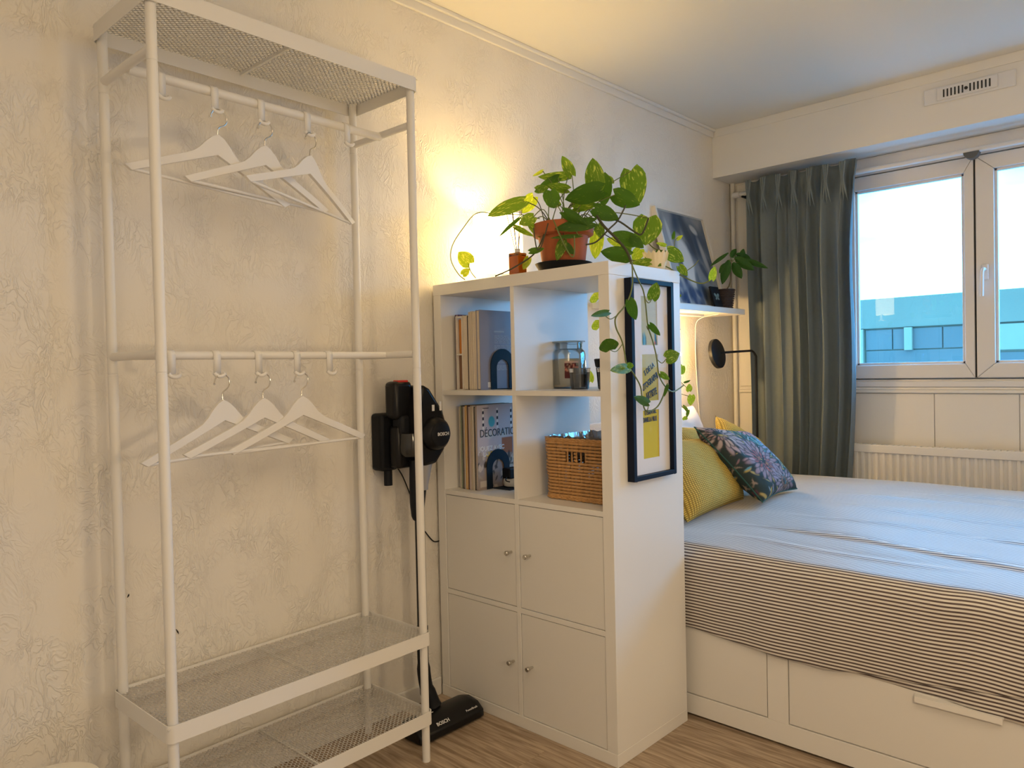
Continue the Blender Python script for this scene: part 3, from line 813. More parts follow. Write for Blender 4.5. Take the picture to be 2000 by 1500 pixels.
def mesh_shelf(z, rim, lip, name):
    # rim with rounded corners
    bm = bm_(); r = .016
    def outline(ins):
        P = []
        for cx, cy, a0 in ((RL-r, r, -pi/2), (RL-r, RW-r, 0), (r, RW-r, pi/2), (r, r, pi)):
            for k in range(5):
                a = a0+pi/2*k/4; P.append((cx+(r-ins)*cos(a), cy+(r-ins)*sin(a)))
        return P
    O, I = outline(0), outline(.0022)
    ro = [[bm.verts.new((p[0], p[1], zz)) for p in O] for zz in (z-rim, z)]
    ri = [[bm.verts.new((p[0], p[1], zz)) for p in I] for zz in (z-rim, z)]
    n = len(O)
    for i in range(n):
        j = (i+1) % n
        bm.faces.new((ro[0][i], ro[0][j], ro[1][j], ro[1][i])); bm.faces.new((ri[0][i], ri[1][i], ri[1][j], ri[0][j]))
        bm.faces.new((ro[1][i], ro[1][j], ri[1][j], ri[1][i])); bm.faces.new((ro[0][i], ri[0][i], ri[0][j], ro[0][j]))
    s = obj(name, bm, STEEL, rc, world=False, sm=True)
    # expanded metal mesh
    cx, cy = .0150, .0075
    nx = int((RL-.006)/cx); ny = int((RW-.006)/cy)
    cx = (RL-.006)/nx; cy = (RW-.006)/ny; zt = z-lip
    V = []; F = []; tw = .0018
    for j in range(ny):
        y0 = .003+j*cy
        pts = []
        for i in range(nx*2+1):
            x = .003+i*cx/2
            y = y0+(cy if (i+j) % 2 else 0)
            pts.append((x, y))
        b = len(V)
        for k, (x, y) in enumerate(pts):
            flat = .0028
            for xx in ((x-flat, x+flat)):
                V += [(xx, y-tw, zt+.0005), (xx, y+tw, zt-.0004), (xx, y+tw, zt-.0016), (xx, y-tw, zt-.0008)]
        m_ = len(pts)*2
        for k in range(m_-1):
            q = b+k*4
            for e in range(4): F.append((q+e, q+4+e, q+4+(e+1) % 4, q+(e+1) % 4))
    me = bpy.data.meshes.new('wire_mesh'); me.from_pydata(V, [], F); me.materials.append(STEEL)
    o = bpy.data.objects.new('wire_mesh', me); COL.objects.link(o); o.parent = s; o['kind'] = 'stuff'
    o.location.z = 0
    bm = bm_(); box(bm, RL/2-.003, RL/2+.003, .002, RW-.002, zt-.010, zt-.002); obj('cross_bar', bm, STEEL, s, world=False)
    return s
mesh_shelf(2.020, .040, .004, 'top_shelf')
mesh_shelf(.388, .040, .006, 'shelf')
mesh_shelf(.152, .040, .006, 'shelf')
RAILZ = (1.884, 1.2125)
for z in RAILZ:
    for a in (INS, RL-INS):
        bm = bm_(); tube(bm, [(a, INS+.008, z), (a, RW-INS-.008, z)], .0105, 14); obj('end_rail', bm, STEEL, rc, sm=True, world=False)
    zz = z-.006 if z > 1.5 else z
    bm = bm_(); tube(bm, [(INS+.004, RW/2, zz), (RL-INS-.004, RW/2, zz)], .0115 if z > 1.5 else .0105, 16); obj('hanging_rail', bm, STEEL, rc, sm=True, world=False)

def rail_hook(z, RR):
    t = thing('rail_hook', '', 'hook')
    # flat strap over the rail then down and out, in local x (small width) / y profile
    bm = bm_()
    P = []
    for a in np.linspace(radians(-150), radians(90), 10): P.append((0-(RR+.001)*sin(a)*-1, (RR+.001)*cos(a)))
    pr = []
    for a in np.linspace(radians(200), radians(-0), 12): pr.append(((RR+.0012)*cos(a), (RR+.0012)*sin(a)))
    w_ = .0095; th = .0022
    pr = [(-(RR+.0012), -.006)] + [((RR+.0012)*cos(a), (RR+.0012)*sin(a)) for a in np.linspace(pi, 0, 12)] + [((RR+.0012), -.012), ((RR+.0012)-.001, -.046)]
    V = []
    for s in (-1, 1):
        for (y, zz) in pr: pass
    A = [[bm.verts.new((s*w_, -y, zz)) for (y, zz) in pr] for s in (-1, 1)]
    for i in range(len(pr)-1): bm.faces.new((A[0][i], A[0][i+1], A[1][i+1], A[1][i]))
    o = obj('strap', bm, STEEL, t, world=False, solid=th, sm=True)
    bm = bm_()
    y0 = -(RR+.0012)
    tube(bm, catmull([(-.008, y0+.001, -.044), (-.003, y0, -.050), (.006, y0-.002, -.053), (.015, y0-.002, -.050), (.018, y0-.002, -.045)], 4), .0050, 10)
    obj('prong', bm, STEEL, t, world=False, sm=True)
    return t
def xa(a, z, b=RW/2): return rk(a, b, z)
UP_A = [-1.002, -.87, -.742, -.602, -.469]; LO_A = [-.998, -.884, -.77, -.655, -.55]
pos = ['leftmost', 'second', 'middle', 'fourth', 'rightmost']
first = None
for row, (xs, z, RR) in enumerate(((UP_A, RAILZ[0]-.006, .0115), (LO_A, RAILZ[1], .0105))):
    proto = None
    for i, x in enumerate(xs):
        a = x-RO.x
        p = xa(a, z)
        lab = 'white flat hook on the %s rail, %s of five%s' % ('upper' if row == 0 else 'lower', pos[i], ', holding a hanger' if 0 < i < 4 else ', empty')
        grp = 'flat hooks on the %s rail' % ('upper' if row == 0 else 'lower')
        if proto is None:
            proto = rail_hook(z, RR); proto.location = p; proto.rotation_euler = (0, 0, TH); proto['label'] = lab; proto['group'] = grp
        else: dup(proto, p, TH, lab, grp)

# hangers: local x along shoulders, z=0 where hook rests
def make_hanger():
    t = thing('coat_hanger', '', 'hanger')
    bm = bm_()
    HL = .217
    top = []; bot = []
    N = 28
    def yt(s):  # upper contour
        a = abs(s)
        if a < .12: return -.063-.02*(a/.12)**2*.25
        tt = (a-.12)/.88
        return -.068-.020*min(1, tt*4)-.080*tt**1.15-(.002 if tt > .86 and tt < .9 else 0)
    def yb(s):
        a = abs(s)
        return -.108-.010*(1-a)*0-.075*a**1.05
    V = []
    for i in range(N+1):
        s = -1+2*i/N
        x = s*HL; a = abs(s)
        zt = -.060-.098*a-.030*(1-math.exp(-(a/.20)**3))
        zb = -.113-.094*a
        if a > .93: zb = -.062-.098*a-.03-.014*(1-(a-.93)/.07)
        yc = .012*(a**2)    # bow forward
        th = .0055 if a < .9 else .005
        V.append([bm.verts.new((x, yc-th, zt)), bm.verts.new((x, yc+th, zt)), bm.verts.new((x, yc+th, zb)), bm.verts.new((x, yc-th, zb))])
    for A, B in zip(V, V[1:]):
        for e in range(4): bm.faces.new((A[e], B[e], B[(e+1) % 4], A[(e+1) % 4]))
    bm.faces.new(V[0]); bm.faces.new(V[-1][::-1])
    obj('shoulders', bm, HANG, t, world=False, bev=.002, sm=True)
    bm = bm_(); tube(bm, [(-HL*.93, .0105, -.196), (HL*.93, .0105, -.196)], .0042, 10); obj('trouser_bar', bm, HANG, t, world=False, sm=True)
    bm = bm_()
    P = [(0, 0, -.066), (0, 0, -.048), (.004, 0, -.040), (.018, 0, -.030), (.023, 0, -.016), (.018, 0, -.003), (.004, 0, .004), (-.010, 0, .001), (-.018, 0, -.009), (-.021, 0, -.018)]
    tube(bm, catmull(P, 5), .0016, 8); obj('hook', bm, CHROME, t, world=False, sm=True)
    bm = bm_(); lathe(bm, [(.0, -.003), (.0024, -.002), (.0028, .001), (.0, .003)], (-.021, 0, -.019), 8); obj('hook_tip', bm, CHROME, t, world=False, sm=True)
    return t
hg = make_hanger(); used = False
HH = [(UP_A[1], RAILZ[0]-.006-.050, 3, 3.7, 'upper', 'leftmost', .0), (UP_A[2], RAILZ[0]-.056, 6, 2, 'upper', 'middle', 0), (UP_A[3], RAILZ[0]-.056, 17, 6, 'upper', 'rightmost', 0),
      (LO_A[1], RAILZ[1]-.052, 9, -2.3, 'lower', 'leftmost', 0), (LO_A[2], RAILZ[1]-.052, 5, 0, 'lower', 'middle', 0), (LO_A[3], RAILZ[1]-.052, 2, -1, 'lower', 'rightmost', 0)]
for x, z, ang, tl, row, ps, _ in HH:
    p = xa(x-RO.x+.008, z, RW/2-.014)
    lab = 'white wooden coat hanger with trouser bar, %s on the %s rail' % (ps, row)
    grp = 'coat hangers on the %s rail' % row
    if not used: hg.location = p; hg.rotation_euler = (0, radians(tl), radians(ang)); hg['label'] = lab; hg['group'] = grp; used = True
    else: dup(hg, p, radians(ang), lab, grp).rotation_euler = (0, radians(tl), radians(ang))

# ================================================================== VACUUM
vc = thing('stick_vacuum', 'black cordless stick vacuum on its wall dock behind the rack', 'vacuum cleaner', (-.17, -.12, 0))
# docked cleaner
def rbox(name, d, m, parent, bev, seg=3):
    o = qbox(name, d, m, parent, bev=bev, sm=True); o.modifiers['bevel'].segments = seg; return o
hd = rbox('battery_handle', (-.262, -.185, -.105, -.045, 1.005, 1.13), BLACK, vc, .016)
qbox('release_button', (-.242, -.200, -.099, -.070, 1.126, 1.1335), RED, hd, bev=.003)
rbox('neck', (-.245, -.155, -.115, -.06, .955, 1.02), BLACKM, vc, .012)
bm = bm_(); lathe(bm, [(0, -.0), (.040, 0), (.052, .012), (.056, .03), (.056, .10), (.05, .12), (0, .125)], (-.14, -.185, .955), 32, 'y'); obj('motor', bm, BLACK, vc, sm=True)
bm = bm_(); lathe(bm, [(0, -.006), (.030, -.006), (.040, -.002), (.042, .004), (0, .004)], (-.14, -.185, .955), 28, 'y'); mc = obj('motor_cap', bm, BLACKM, vc, sm=True)
# main body slope : wedge from handle to motor
bm = bm_()
pts = [(-.185, 1.12), (-.155, 1.105), (-.100, 1.03), (-.085, .985), (-.095, .90), (-.135, .855), (-.185, .85), (-.215, .90), (-.215, 1.02)]
A = [bm.verts.new((p[0], -.155, p[1])) for p in pts]; B = [bm.verts.new((p[0], -.075, p[1])) for p in pts]
bm.faces.new(A); bm.faces.new(B[::-1])
for i in range(len(pts)): j = (i+1) % len(pts); bm.faces.new((A[i], B[i], B[j], A[j]))
bd2 = obj('body', bm, BLACK, vc, bev=.012, sm=True)
bm = bm_(); lathe(bm, [(0, 0), (.03, 0), (.038, .01), (.040, .03), (.036, .075), (0, .08)], (-.205, -.11, .885), 24, 'z'); obj('dust_bin', bm, mat('smoky_plastic', (.03, .03, .028), .12), vc, sm=True)
qbox('lens', (-.150, -.140, -.1565, -.155, 1.03, 1.05), LETW, bd2)
qbox('lens', (-.118, -.110, -.1565, -.155, 1.03, 1.06), LETW, bd2)
text('BOSCH', .015, LETW, vc, frame_mtx((-.135, -.192, .955), (1, 0, 0), N_), bold=.0003)
rbox('filter_case', (-.252, -.135, -.100, -.052, .845, .985), BLACK, vc, .012)
bm = bm_(); lathe(bm, [(.034, 0), (.024, -.05), (.019, -.07), (.019, -.085)], (-.165, -.115, .855), 20, 'z'); obj('suction_collar', bm, GREYP, vc, sm=True)
bm = bm_(); tube(bm, [(-.165, -.115, .80), (-.18, -.115, .71), (-.18, -.115, .22)], .0165, 16); obj('suction_tube', bm, BLACK, vc, sm=True)
bm = bm_(); tube(bm, catmull([(-.192, -.115, .87), (-.197, -.118, .78), (-.197, -.12, .72), (-.188, -.12, .67)], 4), [.020]*9+[.020, .021, .018, .010], 12); obj('trigger_grip', bm, BLACKM, vc, sm=True)
bm = bm_(); tube(bm, catmull([(-.18, -.115, .32), (-.182, -.117, .20), (-.178, -.125, .12), (-.165, -.145, .055)], 5), [.0185]*6+[.022]*5+[.026]*4+[.028], 14); obj('floor_neck', bm, BLACKM, vc, sm=True)
bm = bm_()
pr = [(-.245, .006), (-.243, .03), (-.215, .052), (-.17, .060), (-.135, .052), (-.125, .02), (-.125, .004), (-.235, .004)]
xs_ = [-.300, -.292, -.27, -.05, -.030, -.022]; sc_ = [.80, .95, 1, 1, .95, .8]
rings = []
for x, s in zip(xs_, sc_): rings.append([bm.verts.new((x, -.185+(p[0]+.185)*s, .004+(p[1]-.004)*s)) for p in pr])
for A, B in zip(rings, rings[1:]):
    for i in range(len(pr)): j = (i+1) % len(pr); bm.faces.new((A[i], B[i], B[j], A[j]))
bm.faces.new(rings[0]); bm.faces.new(rings[-1][::-1])
fh = obj('floor_head', bm, BLACK, vc, sm=True, bev=.004)
fn = Vector((0, -.62, .8)).normalized()
text('BOSCH', .016, LETW, fh, frame_mtx((-.20, -.2315, .0425), (1, 0, 0), (0, -.62, .79)), bold=.0003)
text('PowerBrush', .010, LETW, fh, frame_mtx((-.075, -.2315, .0425), (1, 0, 0), (0, -.62, .79)))
for x in (-.25, -.07):
    bm = bm_(); lathe(bm, [(0, -.008), (.010, -.008), (.012, 0), (.010, .008), (0, .008)], (x, -.135, .012), 14, 'x'); obj('wheel', bm, BLACKM, vc, sm=True)
dk = thing('vacuum_dock', 'black wall-mounted charging dock holding the stick vacuum', 'wall dock', (-.235, 0, .83))
o = rbox('bracket', (-.275, -.205, -.045, YW-.001, .835, 1.025), BLACKM, dk, .012)
bm = bm_(); tube(bm, [(-.236, -.025, .835), (-.236, -.025, .785)], .014, 14); obj('accessory_peg', bm, BLACKM, dk, sm=True)
bm = bm_(); tube(bm, catmull([(-.21, -.02, .86), (-.15, .006, .80), (-.105, .009, .70), (-.09, .009, .64), (-.06, .008, .60), (-.02, .008, .555), (.01, .009, .55)], 6), .0022, 6)
obj('charging_cord', bm, BLACKM, dk, sm=True)

# ================================================================== BED
BX = .432
bed = thing('storage_bed', 'white storage bed with large drawers on the near side', 'bed', (1.23, -1.02, 0))
qbox('frame', (BX+.004, 2.0, -2.06, YW-.016, .02, .42), WHITE, bed, bev=.002)
qbox('plinth', (BX-.004, BX+.004, -2.06, YW-.016, .008, .072), WHITE, bed, bev=.001)
qbox('foot_rail', (BX+.02, 1.99, -2.05, -.02, 0, .02), BLACKM, bed)
qbox('top_rail', (BX-.004, BX+.004, -2.06, YW-.016, .302, .40), WHITE, bed, bev=.001)
for a, b in ((-1.086, -1.022), (YW-.016, -.06), (-2.06, -2.0)):
    qbox('stile', (BX-.004, BX+.004, min(a, b), max(a, b), .072, .302), WHITE, bed, bev=.0008)
for a, b, hc in ((-.064, -1.019, -.54), (-1.089, -1.997, -1.538)):
    d = qbox('drawer', (BX-.003, BX+.003, b, a, .0755, .2985), DOORW, bed, bev=.001)
    bm = bm_(); y0, y1 = hc-.104, hc+.104
    V0 = [bm.verts.new(p) for p in ((BX-.003, y0, .262), (BX-.003, y1, .262), (BX-.020, y1-.004, .262), (BX-.020, y0+.004, .262), (BX-.003, y0, .268), (BX-.003, y1, .268), (BX-.022, y1-.004, .266), (BX-.022, y0+.004, .266), (BX-.022, y0+.004, .250), (BX-.022, y1-.004, .250), (BX-.020, y0+.004, .250), (BX-.020, y1-.004, .250))]
    for f in ((0,1,2,3), (4,7,6,5), (0,4,5,1), (6,7,8,9), (8,10,11,9), (3,2,11,10), (0,3,7,4), (1,5,6,2), (3,10,8,7), (2,6,9,11)): bm.faces.new([V0[i] for i in f])
    obj('handle', bm, STEEL, d)
mt = thing('mattress', 'thick white mattress under the striped bedspread', 'mattress', (1.23, -1.02, .42))
o = rbox('mattress_core', (BX+.035, 2.0, -2.02, YW-.025, .421, .548), mat('white_ticking', (.7, .68, .66), .8), mt, .03)

def stripe_mat():
    m = bpy.data.materials.new('ticking_stripe'); m.use_nodes = True; nt = m.node_tree; b = nt.nodes['Principled BSDF']
    b.inputs['Roughness'].default_value = .55; b.inputs['Sheen Weight'].default_value = .8; b.inputs['Sheen Roughness'].default_value = .35
    uv = nt.nodes.new('ShaderNodeUVMap'); sp = nt.nodes.new('ShaderNodeSeparateXYZ'); nt.links.new(uv.outputs[0], sp.inputs[0])
    mu = nt.nodes.new('ShaderNodeMath'); mu.operation = 'MULTIPLY'; mu.inputs[1].default_value = 1/.0103
    fr_ = nt.nodes.new('ShaderNodeMath'); fr_.operation = 'FRACT'
    nt.links.new(sp.outputs[0], mu.inputs[0]); nt.links.new(mu.outputs[0], fr_.inputs[0])
    r = nt.nodes.new('ShaderNodeValToRGB'); e = r.color_ramp.elements
    r.color_ramp.interpolation = 'LINEAR'
    e[0].position = .47; e[0].color = (.74, .71, .66, 1); e[1].position = .53; e[1].color = (.10, .072, .068, 1)
    k = e.new(.94); k.color = (.10, .072, .068, 1); k = e.new(1.0); k.color = (.74, .71, .66, 1)
    nt.links.new(fr_.outputs[0], r.inputs[0]); nt.links.new(r.outputs[0], b.inputs['Base Color'])
    tcn = nt.nodes.new('ShaderNodeTexCoord')
    n = nt.nodes.new('ShaderNodeTexNoise'); n.inputs['Scale'].default_value = 25; n.inputs['Detail'].default_value = 3
    nt.links.new(tcn.outputs['Object'], n.inputs['Vector'])
    bp = nt.nodes.new('ShaderNodeBump'); bp.inputs['Strength'].default_value = .3; bp.inputs['Distance'].default_value = .003
    nt.links.new(n.outputs['Fac'], bp.inputs['Height']); nt.links.new(bp.outputs[0], b.inputs['Normal'])
    return m
STRIPE = stripe_mat()
def interp(x, xs, ys): return float(np.interp(x, xs, ys))
def hem_outer(y):   # height of the outer hem along the bed
    return interp(y, [-2.1, -1.75, -1.60, -1.45, -1.30, -1.19, -1.05, -.9, -.72, -.3], [.345, .338, .320, .300, .288, .276, .281, .290, .302, .31])
def hem_inner(y): return interp(y, [-2.1, -1.64, -1.52, -1.42, -1.19], [.262, .262, .272, .276, .282])
def top_z(x, y):
    z = .566+.030*math.sin(min(1, (x-.45)/1.2)*pi*.5)
    z += .010*noise.noise(Vector((x*2.2, y*2.0, 0)))+.005*noise.noise(Vector((x*6, y*4, 4)))
    # long soft wrinkles running along the bed
    for (xc, slope, amp, wd, y0, y1) in WR:
        d = x-(xc+slope*(y+1.2)+.02*sin(y*5+xc*9))
        env = max(0, min(1, (y-y1)/.25))*max(0, min(1, (y0-y)/.25))
        z += amp*env*(math.exp(-(d/wd)**2)-.5*math.exp(-((d-wd*1.6)/(wd*1.2))**2))
    return z
WR = [(.75, .08, .010, .018, -.70, -2.2), (.60, -.05, .006, .02, -.75, -1.6), (1.02, .10, .007, .02, -.8, -1.8), (1.28, .05, .006, .02, -.9, -2.0), (1.55, -.05, .005, .025, -.8, -1.7), (1.75, .1, .006, .02, -1.0, -2.1), (.9, -.25, .005, .015, -1.3, -2.1)]
def spread():
    t = thing('bedspread', 'grey and cream ticking-striped bedspread draped over the bed', 'bedspread', (1.23, -1.02, .57))
    def build(name, s0, hemf, xoff, yr, ny, ns_top, ns_side):
        bm = bm_(); uvl = bm.loops.layers.uv.new('UVMap')
        V = []; UVS = {}
        for j in range(ny+1):
            y = yr[0]+(yr[1]-yr[0])*j/ny
            row = []
            s = 0
            xs = list(np.linspace(s0, .47, ns_top+1)) if s0 else []
            pts = []
            for x in xs: pts.append((x, y, top_z(x, y)))
            zc = top_z(.47, y); R = .055
            if s0:
                for a in np.linspace(0, pi/2, 8)[1:]:
                    pts.append((.47-R*sin(a)+0, y, zc-R*(1-cos(a))))
            zt = zc-R; hb = hemf(y)
            wav = lambda z: .0055*sin(y*9+z*7)+.006*noise.noise(Vector((y*3.5, z*5, 2)))+.004*noise.noise(Vector((y*11, z*3, 5)))
            for k in range(1 if s0 else 0, ns_side+1):
                q = k/ns_side; z = zt+(hb-zt)*q
                zz = z+.004*noise.noise(Vector((y*7, z*9, 0)))*q
                pts.append((.415+xoff-.006*sin(q*pi)+wav(z)*min(1, q*3), y, zz))
            last = None; L = 0
            for p in pts:
                if last is not None: L += sqrt((p[0]-last[0])**2+(p[2]-last[2])**2)
                last = p
                v = bm.verts.new(p); UVS[v] = (L, y); row.append(v)
            V.append(row)
        # align stripes at the ridge
        for row in V:
            pass
        for j in range(ny):
            for i in range(len(V[0])-1):
                f = bm.faces.new((V[j][i], V[j][i+1], V[j+1][i+1], V[j+1][i]))
                for l in f.loops: l[uvl].uv = UVS[l.vert]
        o = obj(name, bm, STRIPE, t, sm=True, solid=.003)
        for p in o.data.polygons: p.use_smooth = True
        return o
    # keep stripe phase from the hanging side by measuring from fixed top start
    build('cloth', 2.015, hem_outer, 0, (-.02, -2.07), 200, 150, 26)
    build('under_layer', None, hem_inner, .0085, (-1.10, -2.07), 90, 0, 22)
spread()

def cushion(name, c, th, m, label, cat, group=None, n=34, pinch=.05, fn=None, piping=None, wr=.006):
    BL, BR, TR_, TL = [Vector(p) for p in c]
    ctr = (BL+BR+TR_+TL)/4; nr = (BR-BL).cross(TL-BL).normalized()
    t = thing(name, label, cat, (ctr.x, ctr.y, min(p.z for p in (BL, BR))), 0, group)
    bm = bm_(); off = worldloc(t)
    S2 = []; cols = []
    uvl = bm.loops.layers.uv.new('UVMap'); uvs = {}
    for s in (1, -1):
        G = []
        for j in range(n+1):
            row = []
            for i in range(n+1):
                u = i/n; v = j/n
                # edges bow inwards
                a = 2*u-1; b = 2*v-1
                a2 = a*(1-pinch*(1-b*b)*abs(a)**2); b2 = b*(1-pinch*(1-a*a)*abs(b)**2)
                uu = (a2+1)/2; vv = (b2+1)/2
                p = BL*(1-uu)*(1-vv)+BR*uu*(1-vv)+TR_*uu*vv+TL*(1-uu)*vv
                h = th/2*((1-a**4)*(1-b**4))**.55
                h *= 1+.10*noise.noise(Vector((a*2, b*2, s*3.+ctr.x)))
                h += wr*noise.noise(Vector((a*5, b*5, s+ctr.y*5)))*((1-a*a)*(1-b*b))**.3
                vt = bm.verts.new(p+nr*h*s); uvs[vt] = (u, v); row.append(vt)
            G.append(row)
        for j in range(n):
            for i in range(n):
                f = bm.faces.new((G[j][i], G[j][i+1], G[j+1][i+1], G[j+1][i]))
                for l in f.loops: l[uvl].uv = uvs[l.vert]
        S2.append(G)
    bmesh.ops.remove_doubles(bm, verts=bm.verts, dist=1e-5)
    zmin = min(v.co.z for v in bm.verts)
    o = obj('cover', bm, m, t, sm=True)
    for p in o.data.polygons: p.use_smooth = True
    if fn is not None:
        me = o.data; uvd = me.uv_layers[0].data
        uv = np.zeros(len(uvd)*2, np.float32); uvd.foreach_get('uv', uv); uv = uv.reshape(-1, 2)
        ca = me.color_attributes.new('paint', 'FLOAT_COLOR', 'CORNER')
        C = fn(uv[:, 0].astype(float)[None], uv[:, 1].astype(float)[None])[0]
        C = np.concatenate([C, np.ones((len(C), 1))], 1); ca.data.foreach_set('color', C.ravel().astype(np.float32))
    if piping:
        P = []
        def edge(u, v):
            a = 2*u-1; b = 2*v-1
            a2 = a*(1-pinch*(1-b*b)*abs(a)**2); b2 = b*(1-pinch*(1-a*a)*abs(b)**2); uu = (a2+1)/2; vv = (b2+1)/2
            return BL*(1-uu)*(1-vv)+BR*uu*(1-vv)+TR_*uu*vv+TL*(1-uu)*vv
        for k in range(12): P.append(edge(k/12, 0))
        for k in range(12): P.append(edge(1, k/12))
        for k in range(12): P.append(edge(1-k/12, 1))
        for k in range(12): P.append(edge(0, 1-k/12))
        bm = bm_(); tube(bm, P, .003, 6, closed=True); obj('seam', bm, piping, t, sm=True)
    return t
def waffle_mat():
    m = bpy.data.materials.new('yellow_waffle'); m.use_nodes = True; nt = m.node_tree; b = nt.nodes['Principled BSDF']
    b.inputs['Roughness'].default_value = .9
    uv = nt.nodes.new('ShaderNodeUVMap'); sp = nt.nodes.new('ShaderNodeSeparateXYZ'); nt.links.new(uv.outputs[0], sp.inputs[0])
    hs = []
    for ax, n_ in ((0, 46), (1, 46)):
        mu = nt.nodes.new('ShaderNodeMath'); mu.operation = 'MULTIPLY'; mu.inputs[1].default_value = n_*2*pi
        si = nt.nodes.new('ShaderNodeMath'); si.operation = 'SINE'; nt.links.new(sp.outputs[ax], mu.inputs[0]); nt.links.new(mu.outputs[0], si.inputs[0])
        hs.append(si)
    mn = nt.nodes.new('ShaderNodeMath'); mn.operation = 'MINIMUM'; nt.links.new(hs[0].outputs[0], mn.inputs[0]); nt.links.new(hs[1].outputs[0], mn.inputs[1])
    r = nt.nodes.new('ShaderNodeMapRange'); r.inputs[1].default_value = -1; r.inputs[2].default_value = .6; nt.links.new(mn.outputs[0], r.inputs[0])
    mx = nt.nodes.new('ShaderNodeMix'); mx.data_type = 'RGBA'; mx.inputs[6].default_value = (.30, .19, .03, 1); mx.inputs[7].default_value = (.88, .64, .13, 1)
    nt.links.new(r.outputs[0], mx.inputs[0]); nt.links.new(mx.outputs[2], b.inputs['Base Color'])
    bp = nt.nodes.new('ShaderNodeBump'); bp.inputs['Strength'].default_value = .6; bp.inputs['Distance'].default_value = .003
    nt.links.new(r.outputs[0], bp.inputs['Height']); nt.links.new(bp.outputs[0], b.inputs['Normal'])
    return m
WAF = waffle_mat()
YG = 'yellow waffle cushions on the bed'
# white and striped sleeping pillows against the wall
cushion('bed_pillow', [(.47, -.22, .60), (1.05, -.22, .60), (1.05, -.08, .93), (.47, -.08, .93)], .13, STRIPE, 'ticking-striped pillow against the wall behind the shelving unit', 'pillow')
cushion('bed_pillow', [(1.12, -.20, .60), (1.68, -.20, .60), (1.66, -.08, .955), (1.12, -.08, .955)], .13, mat('white_cotton', (.8, .78, .76), .85), 'white pillow against the wall behind the yellow cushions', 'pillow')
cushion('waffle_cushion', [(1.42, -.42, .61), (1.90, -.40, .61), (2.00, -.27, .74), (1.57, -.25, .915)], .11, WAF, 'rearmost yellow waffle cushion, peaking beside the curtain', 'cushion', YG)
cushion('waffle_cushion', [(.98, -.50, .61), (1.40, -.48, .60), (1.42, -.33, .865), (.98, -.33, .905)], .12, WAF, 'yellow waffle cushion directly behind the floral cushion', 'cushion', YG)
cushion('waffle_cushion', [(.66, -.62, .588), (1.19, -.58, .595), (1.08, -.46, .855), (.62, -.46, .875)], .15, WAF, 'front yellow waffle cushion beside the shelving unit', 'cushion', YG)
def floral(X, Y):
    shp = X.shape
    R = np.random.RandomState(11)
    C = np.ones(shp+(3,))*np.array((.018, .032, .026))
    # gold ground patches and teal fronds
    for i in range(26):
        C = blend(C, ell(X, Y, R.rand(), R.rand(), .05+.07*R.rand(), .015+.02*R.rand(), R.rand()*3.14, .3), (.42, .30, .08))
    def frond(cx, cy, th, L, n, col, wd=.014):
        nonlocal C
        for k in range(n):
            t = k/n; px = cx+cos(th)*L*t; py = cy+sin(th)*L*t
            for s in (1, -1):
                a = th+s*(1.0-.4*t); l = L*.42*(1-t*.6)
                C = blend(C, ell(X, Y, px+cos(a)*l*.5, py+sin(a)*l*.5, l*.5, wd, a, .4), col)
    for a in ((.55, .95, -.9, .6, 12, (.02, .12, .12)), (1., .9, -2.2, .6, 12, (.08, .28, .33)), (.75, .55, .3, .4, 10, (.50, .40, .12)), (.9, .45, 2.3, .45, 12, (.10, .30, .34)), (.35, .75, .4, .6, 12, (.03, .10, .08)), (.6, .1, .6, .5, 10, (.03, .14, .14)), (.95, .15, 2.0, .4, 9, (.45, .34, .09)), (.7, .75, -.4, .35, 10, (.12, .33, .40))):
        frond(*a)
    def mum(cx, cy, r, cols):
        nonlocal C
        nr = len(cols)
        for q, col in enumerate(cols):
            rr = r*(1-q/nr); npet = int(18-2*q)
            for k in range(npet):
                a = 2*pi*(k+.5*(q % 2))/npet+.05*R.randn()
                ex, ey = cx+cos(a)*rr*.72, cy+sin(a)*rr*.72
                C = blend(C, ell(X, Y, ex, ey, rr*.34, rr*.13, a, .25), (.03, .03, .03))
                c2 = np.array(col)*(.8+.4*R.rand())
                C = blend(C, ell(X, Y, ex, ey, rr*.29, rr*.095, a, .35), c2)
    for i in range(70):
        C = blend(C, ell(X, Y, R.rand(), R.rand(), .03+.05*R.rand(), .007+.006*R.rand(), R.rand()*3.14, .4), ((.02, .03, .03), (.10, .28, .34), (.44, .32, .09), (.30, .38, .42))[R.randint(4)])
    for i in range(110):
        C = blend(C, ell(X, Y, .75*R.rand(), R.rand(), .02+.035*R.rand(), .006+.006*R.rand(), R.rand()*3.14, .4), ((.24, .13, .13), (.10, .03, .04), (.30, .22, .16), (.05, .10, .06))[R.randint(4)])
    for i in range(70):
        C = blend(C, ell(X, Y, .45+.55*R.rand(), R.rand(), .02+.05*R.rand(), .006+.006*R.rand(), .6+R.rand()*1.2, .4), ((.08, .25, .30), (.30, .36, .42), (.40, .30, .10), (.02, .08, .08))[R.randint(4)])
    mum(.40, .42, .33, [(.30, .20, .22), (.36, .22, .22), (.36, .10, .09), (.45, .13, .09)])
    mum(.10, .85, .30, [(.38, .28, .27), (.42, .32, .28), (.33, .2, .18)])
    mum(.58, .10, .26, [(.28, .20, .24), (.33, .24, .25), (.36, .18, .12)])
    mum(.92, .62, .26, [(.30, .33, .45), (.42, .44, .55), (.25, .3, .42)])
    mum(.72, .96, .2, [(.5, .26, .26), (.55, .3, .28)])
    return C
FLOR = mat('floral_print', (1, 1, 1), .8, attr='paint')
